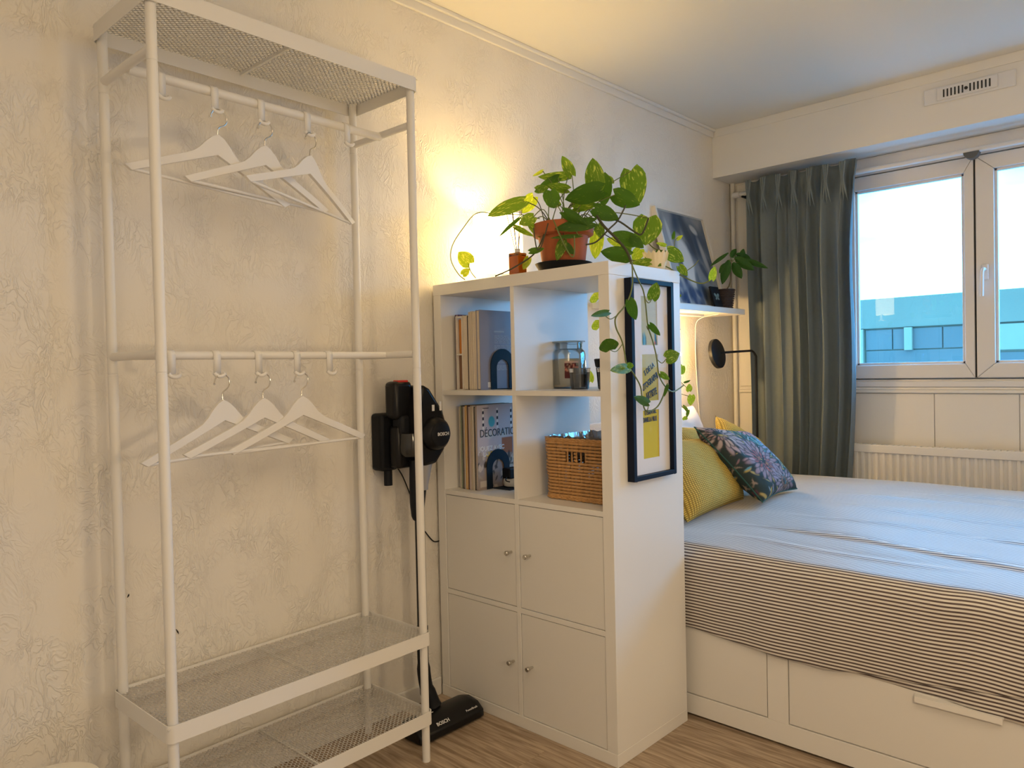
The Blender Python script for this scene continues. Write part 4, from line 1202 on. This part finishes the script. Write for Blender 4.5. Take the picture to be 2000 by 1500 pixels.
cushion('floral_cushion', [(1.075, -.715, .612), (1.505, -.675, .605), (1.335, -.515, .862), (.905, -.515, .915)], .12, FLOR, 'dark floral cushion with chrysanthemums leaning on the yellow cushions', 'cushion', n=130, fn=floral, pinch=.08, piping=mat('green_piping', (.02, .09, .07), .7))

# ================================================================== READING LAMP (floor standing, black)
lp = thing('reading_lamp', 'black reading lamp with a round disc head over the cushions', 'lamp', (2.10, -.21, 0))
lx, ly = 2.085, -.222
hp = at(1400, 691, 'x', 1.86)
bm = bm_(); lathe(bm, [(0, 0), (.058, 0), (.060, .006), (.057, .014), (.012, .018), (0, .018)], (lx, ly-.0, 0), 28); obj('base', bm, BLACKM, lp, sm=True)
bm = bm_()
arm_end = hp+Vector((.012, -.004, 0))
zt = 1.232
d = Vector((arm_end.x-lx, arm_end.y-ly, 0)); 
P = [(lx, ly, .016), (lx, ly, 1.0), (lx, ly, zt-.03)]+[tuple(Vector((lx, ly, zt))+d*t+Vector((0, 0, z))) for t, z in ((.05, -.012), (.10, -.003), (.2, 0), (.97, -.008))]
P2 = P[:2]+catmull(P[2:], 5)
tube(bm, P2, .0062, 10); obj('arm', bm, BLACKM, lp, sm=True)
nrm = Vector((.04, -.98, .17)).normalized()
bm = bm_(); lathe(bm, [(0, -.012), (.072, -.012), (.078, -.008), (.079, .0), (.078, .010), (.074, .013), (0, .013)], (0, 0, 0), 40)
Q = nrm.to_track_quat('Z', 'Y').to_matrix().to_4x4()
bmesh.ops.transform(bm, matrix=Matrix.Translation(hp) @ Q, verts=bm.verts)
obj('lamp_head', bm, BLACKM, lp, sm=True)

# ------------------------------------------------------------------ hidden warm wall lamp behind the unit that lights the bed corner
WG = mat('warm_globe', (1, .85, .6), .4, emit=(1, .62, .24), estr=380)
wp = thing('wall_lamp', 'small warm globe wall lamp under the floating shelf', 'lamp', (1.555, 0, 1.2))
bm = bm_(); lathe(bm, [(0, .0), (.03, .0), (.032, -.012), (.012, -.02), (.012, -.04), (0, -.04)], (1.545, YW-.001, 1.22), 20, 'y'); obj('mount', bm, PVC, wp, sm=True)
bm = bm_(); bmesh.ops.create_uvsphere(bm, u_segments=24, v_segments=16, radius=.028); bmesh.ops.translate(bm, verts=bm.verts, vec=(1.545, -.052, 1.22)); obj('globe', bm, WG, wp, sm=True)
# ------------------------------------------------------------------ table lamp on top of the unit
LX, LY = .20, -.135
tl = thing('table_lamp', 'glowing table lamp on top of the shelving unit beside the wall', 'lamp', (LX, LY, KH))
bm = bm_(); lathe(bm, [(0, 0), (.05, 0), (.052, .006), (.02, .014), (.008, .02), (.008, .07), (0, .07)], (LX, LY, KH), 28); obj('base', bm, PVC, tl, sm=True)
bm = bm_(); lathe(bm, [(.088, .055), (.088, .25)], (LX, LY, KH), 40)
for f in [f for f in bm.faces if len(f.verts) > 4]: bm.faces.remove(f)
o = obj('lamp_shade', bm, mat('glowing_shade', (.9, .8, .6), .8, emit=(1, .70, .28), estr=9), tl, sm=True, solid=.002)
bm = bm_(); bmesh.ops.create_uvsphere(bm, u_segments=16, v_segments=12, radius=.028); bmesh.ops.translate(bm, verts=bm.verts, vec=(LX, LY, KH+.165))
obj('bulb', bm, mat('lit_bulb', (1, .9, .7), .4, emit=(1, .66, .24), estr=380), tl, sm=True)
bm = bm_(); tube(bm, [(LX, LY, KH+.07), (LX, LY, KH+.14)], .009, 10); obj('lamp_holder', bm, PVC, tl, sm=True)
for k in range(3):
    a = 2*pi*k/3; bm = bm_(); tube(bm, [(LX, LY, KH+.09), (LX+.087*cos(a), LY+.087*sin(a), KH+.06)], .0012, 6); obj('spider_wire', bm, CHROME, tl)

# --- reed diffuser
DX, DY = .02, -.395
rdif = thing('reed_diffuser', 'square glass reed diffuser with thin sticks beside the potted plant', 'diffuser', (DX, DY, KH))
qbox('bottle', (DX-.021, DX+.021, DY-.021, DY+.021, KH, KH+.068), glass_mat('amber_glass', (.95, .75, .45), refl=.15), rdif, bev=.003)
qbox('oil', (DX-.018, DX+.018, DY-.018, DY+.018, KH+.004, KH+.058), mat('amber_oil', (.75, .42, .14), .3, trans=.5), rdif, bev=.003)
bm = bm_(); lathe(bm, [(.009, 0), (.009, .014), (.006, .014), (.006, 0)], (DX, DY, KH+.068), 14); obj('neck', bm, PVC, rdif)
for i, (dx, dy) in enumerate(((-.035, .02), (-.02, .035), (.0, .02), (.018, -.012), (.03, .01), (-.015, .01))):
    bm = bm_(); tube(bm, [(DX-dx*.15, DY-dy*.15, KH+.02), (DX+dx*.9, DY+dy*.9, KH+.205+.006*i % .02)], .0012, 6); obj('reed', bm, mat('brown_reed', (.28, .15, .08), .7), rdif)

# ================================================================== POTHOS
PX, PY = .118, -.505
TERRA = mat('terracotta', (.40, .105, .03), .75, var=.12, vscale=20)
sc = thing('plant_saucer', 'black plant saucer under the terracotta pot', 'saucer', (PX, PY, KH))
bm = bm_(); lathe(bm, [(0, 0), (.074, 0), (.092, .030), (.089, .031), (.070, .005), (0, .004)], (PX, PY, KH), 40); obj('dish', bm, BLACKM, sc, sm=True)
pl = thing('potted_pothos', 'trailing golden pothos in a terracotta pot on top of the shelving unit', 'plant', (PX, PY, KH+.006))
bm = bm_(); z0 = KH+.006
lathe(bm, [(0, 0), (.066, 0), (.080, .108), (.090, .110), (.097, .114), (.098, .148), (.092, .150), (.088, .146), (.080, .118), (0, .116)], (PX, PY, z0), 44); obj('pot', bm, TERRA, pl, sm=True)
bm = bm_(); lathe(bm, [(0, .128), (.083, .124)], (PX, PY, z0), 24); obj('soil', bm, mat('potting_soil', (.04, .025, .015), .95, bump=(80, 1, .01)), pl, sm=True)
def leaf_mat(name, a, b_, thr=.56, trans=.35):
    m = bpy.data.materials.new(name); m.use_nodes = True; nt = m.node_tree; b = nt.nodes['Principled BSDF']
    b.inputs['Roughness'].default_value = .5; b.inputs['Specular IOR Level'].default_value = .22
    uv = nt.nodes.new('ShaderNodeUVMap'); oi = nt.nodes.new('ShaderNodeObjectInfo')
    mp_ = nt.nodes.new('ShaderNodeMapping'); mp_.inputs['Scale'].default_value = (3, 9, 1); mp_.inputs['Rotation'].default_value = (0, 0, .5)
    nt.links.new(uv.outputs[0], mp_.inputs[0]); nt.links.new(oi.outputs['Random'], mp_.inputs['Location'])
    n = nt.nodes.new('ShaderNodeTexNoise'); n.inputs['Scale'].default_value = 1.6; n.inputs['Detail'].default_value = 4; n.inputs['Distortion'].default_value = .6
    nt.links.new(mp_.outputs[0], n.inputs['Vector'])
    r = nt.nodes.new('ShaderNodeValToRGB'); r.color_ramp.elements[0].position = thr; r.color_ramp.elements[0].color = (*a, 1); r.color_ramp.elements[1].position = thr+.10; r.color_ramp.elements[1].color = (*b_, 1)
    nt.links.new(n.outputs['Fac'], r.inputs[0]); nt.links.new(r.outputs[0], b.inputs['Base Color'])
    t = nt.nodes.new('ShaderNodeBsdfTranslucent'); mx = nt.nodes.new('ShaderNodeMix'); mx.data_type = 'RGBA'; mx.blend_type = 'MULTIPLY'; mx.inputs[0].default_value = 1; mx.inputs[7].default_value = (1.9, 1.7, .7, 1)
    nt.links.new(r.outputs[0], mx.inputs[6]); nt.links.new(mx.outputs[2], t.inputs['Color'])
    ms = nt.nodes.new('ShaderNodeMixShader'); ms.inputs[0].default_value = trans
    nt.links.new(b.outputs[0], ms.inputs[1]); nt.links.new(t.outputs[0], ms.inputs[2]); nt.links.new(ms.outputs[0], nt.nodes['Material Output'].inputs['Surface'])
    return m
LF = leaf_mat('pothos_leaf', (.10, .20, .018), (.42, .50, .12))
LFD = leaf_mat('pothos_leaf_dark', (.05, .13, .015), (.18, .28, .05), .62)
LFY = leaf_mat('pothos_leaf_pale_backlit', (.26, .38, .03), (.50, .55, .12), .52, .5)  # pale leaves; lamp glow of backlit ones put into this colour
STEM = mat('pothos_stem', (.14, .17, .035), .5); STEMD = mat('old_stem', (.05, .05, .02), .6)
def leaf_mesh(B, T, w, twist=0., fold=.22, droop=.10, heart=1., nvec=None):
    B = Vector(B); T = Vector(T); L = (T-B).length; x = (T-B).normalized()
    w *= 1.1; view = (CP-(B+T)/2).normalized() if nvec is None else Vector(nvec)
    y = view.cross(x).normalized(); n_ = x.cross(y).normalized()
    y = (Matrix.Rotation(twist, 3, x) @ y); n_ = x.cross(y).normalized()
    bm = bm_(); uvl = bm.loops.layers.uv.new('UVMap'); uvs = {}
    NT, NS = 9, 6
    G = []
    for i in range(NT+1):
        t = i/NT; row = []
        hw = w/2*(sin(pi*min(1, t**.72*.985+.015))**.75 if heart else sin(pi*(t*.96+.04)**.9)**.8)
        if heart and t < .25: hw = w/2*(.55+.45*sin(t/.25*pi/2)) if t > 0 else w/2*.5
        for j in range(-NS//2, NS//2+1):
            s = j/(NS/2)
            a = t*L-(heart*.16*L*(1-t)**3*abs(s)**.8)
            a += -.0
            h = -fold*abs(s)*hw-droop*L*(t**2)+fold*hw*.25
            h += .03*w*sin(t*9+j)*abs(s)
            p = B+x*a+y*(s*hw)+n_*h
            v = bm.verts.new(p); uvs[v] = (t, s*.5+.5); row.append(v)
        G.append(row)
    for i in range(NT):
        for j in range(NS):
            f = bm.faces.new((G[i][j], G[i][j+1], G[i+1][j+1], G[i+1][j]))
            for l in f.loops: l[uvl].uv = uvs[l.vert]
    return bm
def add_leaf(B, T, w, m, parent, **k):
    bm = leaf_mesh(B, T, w, **k)
    off = worldloc(parent); bmesh.ops.translate(bm, verts=bm.verts, vec=-off)
    me = bpy.data.meshes.new('leaf'); bm.to_mesh(me); bm.free(); me.materials.append(m)
    for p in me.polygons: p.use_smooth = True
    o = bpy.data.objects.new('leaf', me); COL.objects.link(o); o.parent = parent
    return o
# crown leaves: base, tip (points on view rays), width in px, depth of base/tip, material
D0 = (Vector((PX, PY, 1.6))-CP).dot(FWD)
def c4(X, Y): return (850+.3*X, 280+.3*Y)
crown = [
 (890,205,830,80,70,.02,.0,LF,.3),(1045,292,1022,90,118,-.05,-.06,LF,.1),(1075,222,1100,405,125,.02,.03,LFD,-.3),(1078,305,842,372,125,-.09,-.06,LFD,.3),
 (1275,180,1310,400,160,.03,.01,LF,.2),(1170,335,1330,405,108,-.03,-.04,LFD,-.2),(1040,425,1197,490,95,-.07,-.08,LFD,.3),(1388,485,1368,650,172,-.02,-.05,LF,.0),
 (572,375,345,462,92,-.05,-.10,LF,.5),(865,215,682,228,62,.05,.0,LF,.5),(862,300,722,275,60,.0,.0,LF,-.3),(800,225,672,300,58,.03,.02,LFD,.4),(750,310,775,420,100,-.04,-.05,LFD,.2),
 (1022,515,778,552,78,-.11,-.11,LFD,.3),(840,448,990,540,70,-.12,-.12,LFD,-.3),(640,478,552,525,74,-.06,-.08,LF,.2),(640,350,565,455,85,.10,.10,LFY,.2),(545,485,413,600,30,-.04,-.08,LFD,.9),
 (1300,640,1150,585,88,-.03,-.05,LFD,.1),(1275,615,1358,678,62,-.05,-.06,LFD,.2),(1258,735,1075,705,98,-.07,-.06,LFD,.1),(1060,530,1085,622,60,-.06,-.06,LF,-.3),
 (1055,590,1040,752,85,.10,.10,LFY,.1),(1205,655,1118,618,52,.08,.08,LFY,.2),(1335,690,1290,765,72,.06,.05,LFY,.2),(1395,775,1262,792,55,-.04,-.05,LF,.4),(1388,735,1470,795,64,-.0,-.02,LF,.2),
 (1512,700,1620,768,88,.0,-.01,LF,.1),(1590,800,1645,862,50,-.0,-.0,LF,.3),(1800,885,1818,798,46,.02,.02,LFY,.2),(1575,625,1615,600,24,.02,.02,LFY,.4),(1500,665,1438,650,26,.02,.02,LFY,.5),
 (832,635,790,762,62,-.10,-.10,LF,.2),(850,660,905,722,46,-.09,-.09,LFD,.2),(935,600,748,610,30,-.11,-.12,LFD,.8),(618,705,712,688,40,-.08,-.08,LFD,.4),(608,745,572,822,46,-.05,-.05,LFY,.2),
 (225,780,150,705,92,.0,.0,LFY,.1),(180,855,224,815,46,.0,.0,LFY,.2),(618,530,692,620,44,-.03,-.03,LF,.3),(520,545,642,610,36,-.03,-.03,LF,.5),(1120,225,1165,260,40,.08,.08,LF,.1),
 (905,420,1060,400,60,.0,-.02,LF,.4),(700,180,640,215,22,.02,.0,LFY,.6),(655,300,735,290,50,.03,.0,LF,.2),(735,380,820,400,62,.04,.02,LF,.2),(940,430,900,330,60,.05,.05,LFY,.2),
 (1255,690,1210,600,60,.03,.03,LF,.2),(1470,740,1440,690,50,.0,.0,LFD,.2),(1548,620,1555,565,22,.03,.03,LFD,.4)]
# whole plant sits a little nearer than the pot axis where vines trail forward
rim = Vector((PX, PY, z0+.13))
def stemcurve(a, b, sag=.02, k=6):
    a = Vector(a); b = Vector(b); mid = (a+b)/2+Vector((0, 0, sag)); return catmull([a, mid, b], k)
rr = random.Random(5)
for (bx, by, tx, ty, wpx, db, dt, mm_, tw) in crown:
    B = at(*c4(bx, by), d=D0+db); T = at(*c4(tx, ty), d=D0+dt)
    wd = wpx*.3*(D0+db)/FPX
    if B.z < KH+.012 and B.y > -.76 and -.01 < B.x < .40: B.z = KH+.012
    add_leaf(B, T, wd, mm_, pl, twist=tw*.8*rr.choice((-1, 1)), fold=.12+.15*rr.random(), droop=.04+.10*rr.random())
    if bx > 560 and by < 560 or (560 < bx < 1250 and by < 700):
        a = rr.random()*6.28; src = rim+Vector((.05*cos(a), .05*sin(a), -.01))
        bm = bm_(); tube(bm, stemcurve(src, B, .03 if by < 450 else .045), [.0022]*4+[.0016]*9, 6); obj('stem', bm, STEM if rr.random() > .3 else STEMD, pl, sm=True)
def vine(pts, r, m, name='vine'):
    bm = bm_(); P = catmull(pts, 5); tube(bm, P, r, 7); obj(name, bm, m, pl, sm=True)
def cv(l, dd): return [at(*c4(x, y), d=D0+dd) for x, y in l]
vine(cv([(680, 490), (560, 466), (400, 460), (270, 455), (180, 555), (112, 665), (103, 760), (150, 850), (195, 888)], .0), .0016, STEM)
vine(cv([(215, 785), (232, 835), (265, 878)], .0), .0014, STEM)
vine(cv([(390, 865), (500, 815), (635, 728), (690, 640), (730, 520)], -.06), .0024, STEMD)
vine(cv([(1050, 470), (1100, 540), (1170, 610), (1240, 690), (1275, 770), (1285, 830)], -.10), .0042, STEMD)
vine(cv([(1040, 480), (1180, 500), (1290, 570), (1345, 590), (1388, 490)], -.05), .0030, STEMD)
vine(cv([(1240, 405), (1190, 500), (1130, 560), (1050, 640), (980, 660)], -.06), .0026, STEMD)
vine(cv([(1260, 760), (1400, 775), (1500, 800), (1620, 870), (1730, 912), (1800, 885)], .03), .0022, LFY if 0 else STEM)
vine(cv([(1340, 590), (1420, 680), (1500, 700)], .0), .0018, STEM)
vine(cv([(640, 550), (660, 680), (690, 670), (735, 520)], -.09), .0020, STEMD)
vine(cv([(770, 500), (830, 640), (880, 730), (905, 720), (905, 600)], -.115), .0022, STEM)
vine(cv([(1590, 860), (1680, 800), (1715, 760)], .02), .0014, STEM)
vine(cv([(1555, 730), (1560, 640), (1580, 615)], .02), .0014, STEM)
# trailing vines in front of the end panel
TY = KY-.042
def r1(X, Y): return (1150+.18669*X, 540+.18667*Y)
def rv(l, yy=TY): return [at(*r1(x, y), axis='y', val=yy) for x, y in l]
edge = [at(*c4(1282, 792), axis='y', val=TY+.005)]
vine([at(*c4(1275, 770), d=D0-.10)]+edge+rv([(458, 40), (445, 150), (415, 240), (365, 325), (300, 400), (275, 460), (290, 550), (345, 670), (375, 800), (395, 910), (470, 1020), (540, 1150), (560, 1290), (590, 1398), (650, 1405), (720, 1360), (770, 1270), (800, 1180), (825, 1120)]), .0022, STEM)
vine([at(*c4(1275, 770), d=D0-.10)]+edge+rv([(520, 40), (570, 150), (595, 300), (620, 520), (670, 680), (710, 850), (730, 1010), (770, 1110), (840, 1190), (900, 1200), (990, 1140)], TY-.006), .0021, STEM)
trail = [(665,235,712,62,118,LF,.1),(425,255,490,455,112,LFD,.5),(205,372,38,404,70,LFD,.5),(222,768,190,662,190,LFD,.0),(420,955,243,977,100,LF,.3),(405,930,470,935,62,LF,.2),
 (625,1325,488,1262,84,LFD,.2),(640,505,748,622,64,LFD,.4),(815,855,955,800,136,LF,.0),(748,1015,845,1082,62,LF,.3),(822,1140,788,1250,36,LFD,.4)]
pet = [((660,235),(590,235)),((430,262),(415,250)),((150,390),(290,410)),((220,768),(350,710)),((420,950),(400,920)),((625,1330),(600,1395)),((640,510),(605,520)),((812,860),(718,870)),((748,1015),(732,1010)),((822,1140),(845,1190))]
for i, (bx, by, tx, ty, wpx, mm_, tw) in enumerate(trail):
    y0 = TY-.012-.008*(i % 3); B = at(*r1(bx, by), axis='y', val=y0); T = at(*r1(tx, ty), axis='y', val=y0-.02)
    wd = wpx*.18667*(B-CP).dot(FWD)/FPX
    add_leaf(B, T, wd, mm_, pl, twist=tw*.6, fold=.14, droop=.05)
for a, b in pet:
    A = at(*r1(*a), axis='y', val=TY-.014); Bq = at(*r1(*b), axis='y', val=TY); vine([A, (A+Bq)/2+Vector((0, 0, -.012)), Bq], .0013, STEM, 'petiole')
# vines hanging behind the unit, over the bed
def bx_(X, Y): return at(*r1(X, Y), axis='x', val=.60)
back = [(955,965,1028,1005,95,LFY,.2),(945,930,1008,935,40,LFY,.4),(1000,1112,1092,1088,26,LFD,.6),(1050,1200,1082,1125,60,LFY,.2),(1075,1245,1092,1345,74,LFY,.2),(1030,1400,1018,1340,34,LF,.4),(1040,1400,1055,1470,34,LF,.4),(1005,1500,1040,1460,50,LFY,.2),(950,545,968,560,30,LF,.3),(945,190,970,225,45,LF,.2)]
for (bx, by, tx, ty, wpx, mm_, tw) in back:
    B = bx_(bx, by); T = bx_(tx, ty); T.x -= .02
    add_leaf(B, T, wpx*.18667*(B-CP).dot(FWD)/FPX, mm_, pl, twist=tw, fold=.12, droop=.05)
vine([bx_(*p) for p in ((900, -30), (925, 200), (930, 560), (940, 900), (955, 1100), (960, 1250), (965, 1340), (1010, 1395), (1035, 1410), (1050, 1440))], .0016, STEM)
vine([bx_(*p) for p in ((945, 1090), (1000, 1140), (1050, 1190))], .0012, STEM)
vine([bx_(*p) for p in ((958, 1225), (1000, 1240), (1060, 1255))], .0012, STEM)
vine([bx_(*p) for p in ((900, -30), (850, -45), (720, -60))], .0016, STEM)
# leaves seen through the open cubes
for (u1, v1, u2, v2, w_) in ((1168, 585, 1160, 572, 30), (1170, 640, 1163, 625, 26), (1153, 745, 1150, 722, 16)):
    B = at(u1, v1, 'x', .56); T = at(u2, v2, 'x', .55); add_leaf(B, T, w_*.0018, LFY, pl)

# ================================================================== shelf things
# leaning painting
pf = thing('leaning_picture', 'white deep-framed blue watercolour picture leaning on the wall shelf', 'picture', (1.70, -.1, 1.4555))
w_, h_ = .485, .52
bl = Vector((1.455, -.135, 1.4560)); tdir = Vector((0, .125, .48)).normalized(); xdir = Vector((1, 0, 0)); nn = xdir.cross(tdir).normalized()
if nn.y > 0: nn = -nn
def LM(bm, loc, xd, yd, nd):
    M = Matrix.Identity(4)
    for i in range(3): M[i][0] = xd[i]; M[i][1] = yd[i]; M[i][2] = nd[i]; M[i][3] = loc[i]
    bmesh.ops.transform(bm, matrix=M, verts=bm.verts)
bm = bm_(); fw = .012; dp = .032
for a in ((0, w_, 0, fw), (0, w_, h_-fw, h_), (0, fw, fw, h_-fw), (w_-fw, w_, fw, h_-fw)): box(bm, a[0], a[1], a[2], a[3], -dp, 0)
LM(bm, bl, xdir, tdir, nn); obj('frame', bm, mat('white_frame', (.74, .70, .62), .5), pf)
bm = bm_(); box(bm, fw, w_-fw, fw, h_-fw, -.02, -.016); LM(bm, bl, xdir, tdir, nn); obj('backing', bm, MATS['white_mat_board'], pf)
def wcol(X, Y):
    R = np.random.RandomState(4)
    g = .5+.25*np.sin(X*4+Y*2)+.2*np.sin(Y*5-X*6+1)
    C = np.array((.17, .20, .24))+(np.array((.40, .42, .43))-np.array((.17, .20, .24)))*np.clip(g, 0, 1)[..., None]
    for i in range(18): C = blend(C, ell(X, Y, R.rand(), .6+.4*R.rand(), .05+.08*R.rand(), .15+.15*R.rand(), R.randn()*.4, .6)*.6, (.05, .08, .13))
    for i in range(16): C = blend(C, ell(X, Y, R.rand(), R.rand()*.5, .04+.05*R.rand(), .1+.1*R.rand(), R.randn()*.4, .6)*.7, R.choice([1, .5])*np.array((.03, .08, .2)))
    C = blend(C, ell(X, Y, .42, .48, .15, .33, .25, .35)*1., (.62, .64, .63))
    C = blend(C, ell(X, Y, .18, .75, .04, .2, .1, .4)*.8, (.5, .52, .53)); C = blend(C, ell(X, Y, .75, .86, .10, .05, -.5, .4)*.9, (.5, .5, .5))
    C = blend(C, ell(X, Y, .28, .38, .07, .2, .1, .4)*.9, (.03, .06, .14)); C = blend(C, ell(X, Y, .60, .75, .07, .28, .35, .4)*.9, (.06, .08, .11))
    C = blend(C, ell(X, Y, .55, .25, .06, .2, -.1, .5)*.8, (.08, .12, .17)); C = blend(C, ell(X, Y, .85, .55, .06, .3, .25, .6)*.7, (.45, .46, .46))
    for i in range(12): C = blend(C, ell(X, Y, R.rand(), R.rand()*.18, .05, .1, R.randn()*.5, .6)*.8, (.02, .05, .14))
    return C
painted('watercolour', tuple(bl+xdir*fw+tdir*fw), tuple(xdir), tuple(tdir), tuple(nn), w_-2*fw, h_-2*fw, 110, 120, wcol, GLOSSY, pf, -.014)
bm = bm_(); box(bm, fw, w_-fw, fw, h_-fw, -.006, -.005); LM(bm, bl, xdir, tdir, nn); obj('glazing', bm, glass_mat('frame_glass', refl=.003), pf)
# small dark picture
sp_ = thing('butterfly_picture', 'small black picture with a pale butterfly beside the basket pot', 'picture', (1.83, -.145, 1.4555))
bl2 = Vector((1.765, -.160, 1.4562)); td2 = Vector((0, .03, .11)).normalized(); n2 = xdir.cross(td2).normalized(); n2 = -n2 if n2.y > 0 else n2
bm = bm_(); box(bm, 0, .085, 0, .115, -.01, 0); LM(bm, bl2, xdir, td2, n2); obj('frame', bm, BLACKM, sp_, bev=.001)
bm = bm_()
for s in (-1, 1):
    for (cx, cy, a, b, th) in ((.013, .068, .014, .009, .6), (.010, .050, .010, .007, -.6)):
        vs = [bm.verts.new((.044+s*(cx+a*cos(t)*cos(th)-b*sin(t)*sin(th)), cy+a*cos(t)*sin(th)+b*sin(t)*cos(th), .0006)) for t in np.linspace(0, 2*pi, 14)[:-1]]
        bm.faces.new(vs)
LM(bm, bl2, xdir, td2, n2); obj('butterfly', bm, mat('pale_print', (.16, .24, .24), .6), sp_)
# pachira
QX, QY, QZ = 1.92, -.128, 1.4555
pq = thing('potted_money_tree', 'small money tree in a dark woven pot at the end of the wall shelf', 'plant', (QX, QY, QZ))
DW = mat('dark_weave', (.035, .022, .018), .7, var=.3, vscale=120)
bm = bm_(); lathe(bm, [(0, 0), (.037, 0), (.050, .10), (.047, .10), (.035, .01), (0, .01)], (QX, QY, QZ), 28); pb = obj('pot', bm, DW, pq, sm=True)
for j in range(9):
    bm = bm_(); zz = .007+j*.0115; R_ = .0385+.013*zz/.1
    tube(bm, [(QX+(R_+.0018*cos(k*pi+j*pi))*cos(2*pi*k/24), QY+(R_+.0018*cos(k*pi+j*pi))*sin(2*pi*k/24), QZ+zz) for k in range(24)], .0048, 6, closed=True); obj('woven_coil', bm, DW, pb, sm=True)
bm = bm_(); lathe(bm, [(0, .09), (.046, .088)], (QX, QY, QZ), 20); obj('soil', bm, MATS['potting_soil'], pq)
def q1(X, Y): return (1300+.35*X, 100+.35*Y)
DQ = (Vector((QX, QY, 1.6))-CP).dot(FWD)
def qa(X, Y, dd=0): return at(*q1(X, Y), d=DQ+dd)
hub = qa(368, 1170)
bm = bm_(); tube(bm, catmull([(QX, QY, QZ+.088), qa(358, 1300), qa(362, 1230), hub], 5), [.0035]*6+[.0025]*10, 7); obj('trunk', bm, mat('woody_stem', (.12, .10, .05), .7), pq, sm=True)
LQ = leaf_mat('pachira_leaf', (.035, .11, .02), (.06, .16, .03), .6, .2)
for (bx, by, tx, ty, wp_, dd) in ((352,1165,312,1295,50,-.02),(375,1180,420,1268,48,-.03),(385,1150,490,1225,50,-.04),(440,1160,568,1215,30,-.05),(425,1150,440,1098,30,.02),(365,1150,400,1100,34,.02),(350,1125,248,1195,20,-.02),(345,1180,298,1235,36,.0),(395,1130,480,1165,34,.03),(430,1195,480,1160,24,-.02)):
    B = qa(bx, by); T = qa(tx, ty, dd)
    add_leaf(B, T, wp_*.35*DQ/FPX, LQ, pq, heart=0, fold=.25, droop=.12, twist=.3)
    bm = bm_(); tube(bm, [hub, (hub+B)/2+Vector((0, 0, .004)), B], .0011, 5); obj('leaf_stalk', bm, STEM, pq)
# scalloped candle bowl among the leaves
SBX, SBY = .335, -.712
sbw = thing('scalloped_bowl', 'small cream bowl with a wavy rim among the pothos leaves on the unit', 'bowl', (SBX, SBY, KH))
bm = bm_(); SG = 96; rings = []
for r, z, wv in ((.0, 0, 0), (.022, 0, 0), (.026, .004, 0), (.034, .03, .0006), (.040, .052, .0016), (.042, .060, .002), (.0385, .060, .002), (.034, .045, .001), (.024, .008, 0), (.0, .006, 0)):
    rings.append([bm.verts.new((SBX+(r+wv*cos(16*2*pi*k/SG))*cos(2*pi*k/SG), SBY+(r+wv*cos(16*2*pi*k/SG))*sin(2*pi*k/SG), KH+z+(wv*2.0*cos(16*2*pi*k/SG)))) for k in range(SG)])
for A, B in zip(rings, rings[1:]):
    for k in range(SG): bm.faces.new((A[k], A[(k+1) % SG], B[(k+1) % SG], B[k]))
obj('bowl', bm, mat('cream_glaze', (.85, .76, .55), .35), sbw, sm=True)
bm = bm_(); lathe(bm, [(0, .009), (.022, .009), (.030, .035), (0, .036)], (SBX, SBY, KH), 28); obj('candle_wax', bm, MATS['cream_wax'], sbw, sm=True)
# ------------------------------------------------------------------ white lidded bin, bottom left
bz = .30
c0 = at(98, 1533, 'z', bz); 
bn = thing('round_bin', 'white round-lidded bin at the lower left corner', 'bin', (c0.x, c0.y, 0))
WB = mat('cream_enamel', (.80, .77, .70), .4)
bm = bm_(); lathe(bm, [(0, 0), (.085, 0), (.092, .01), (.096, bz-.03), (.0, bz-.03)], (c0.x, c0.y, 0), 40); obj('body', bm, WB, bn, sm=True)
bm = bm_(); lathe(bm, [(.097, bz-.029), (.100, bz-.026), (.100, bz-.010), (.094, bz), (.06, bz+.004), (0, bz+.006)], (c0.x, c0.y, 0), 40); obj('lid', bm, WB, bn, sm=True)
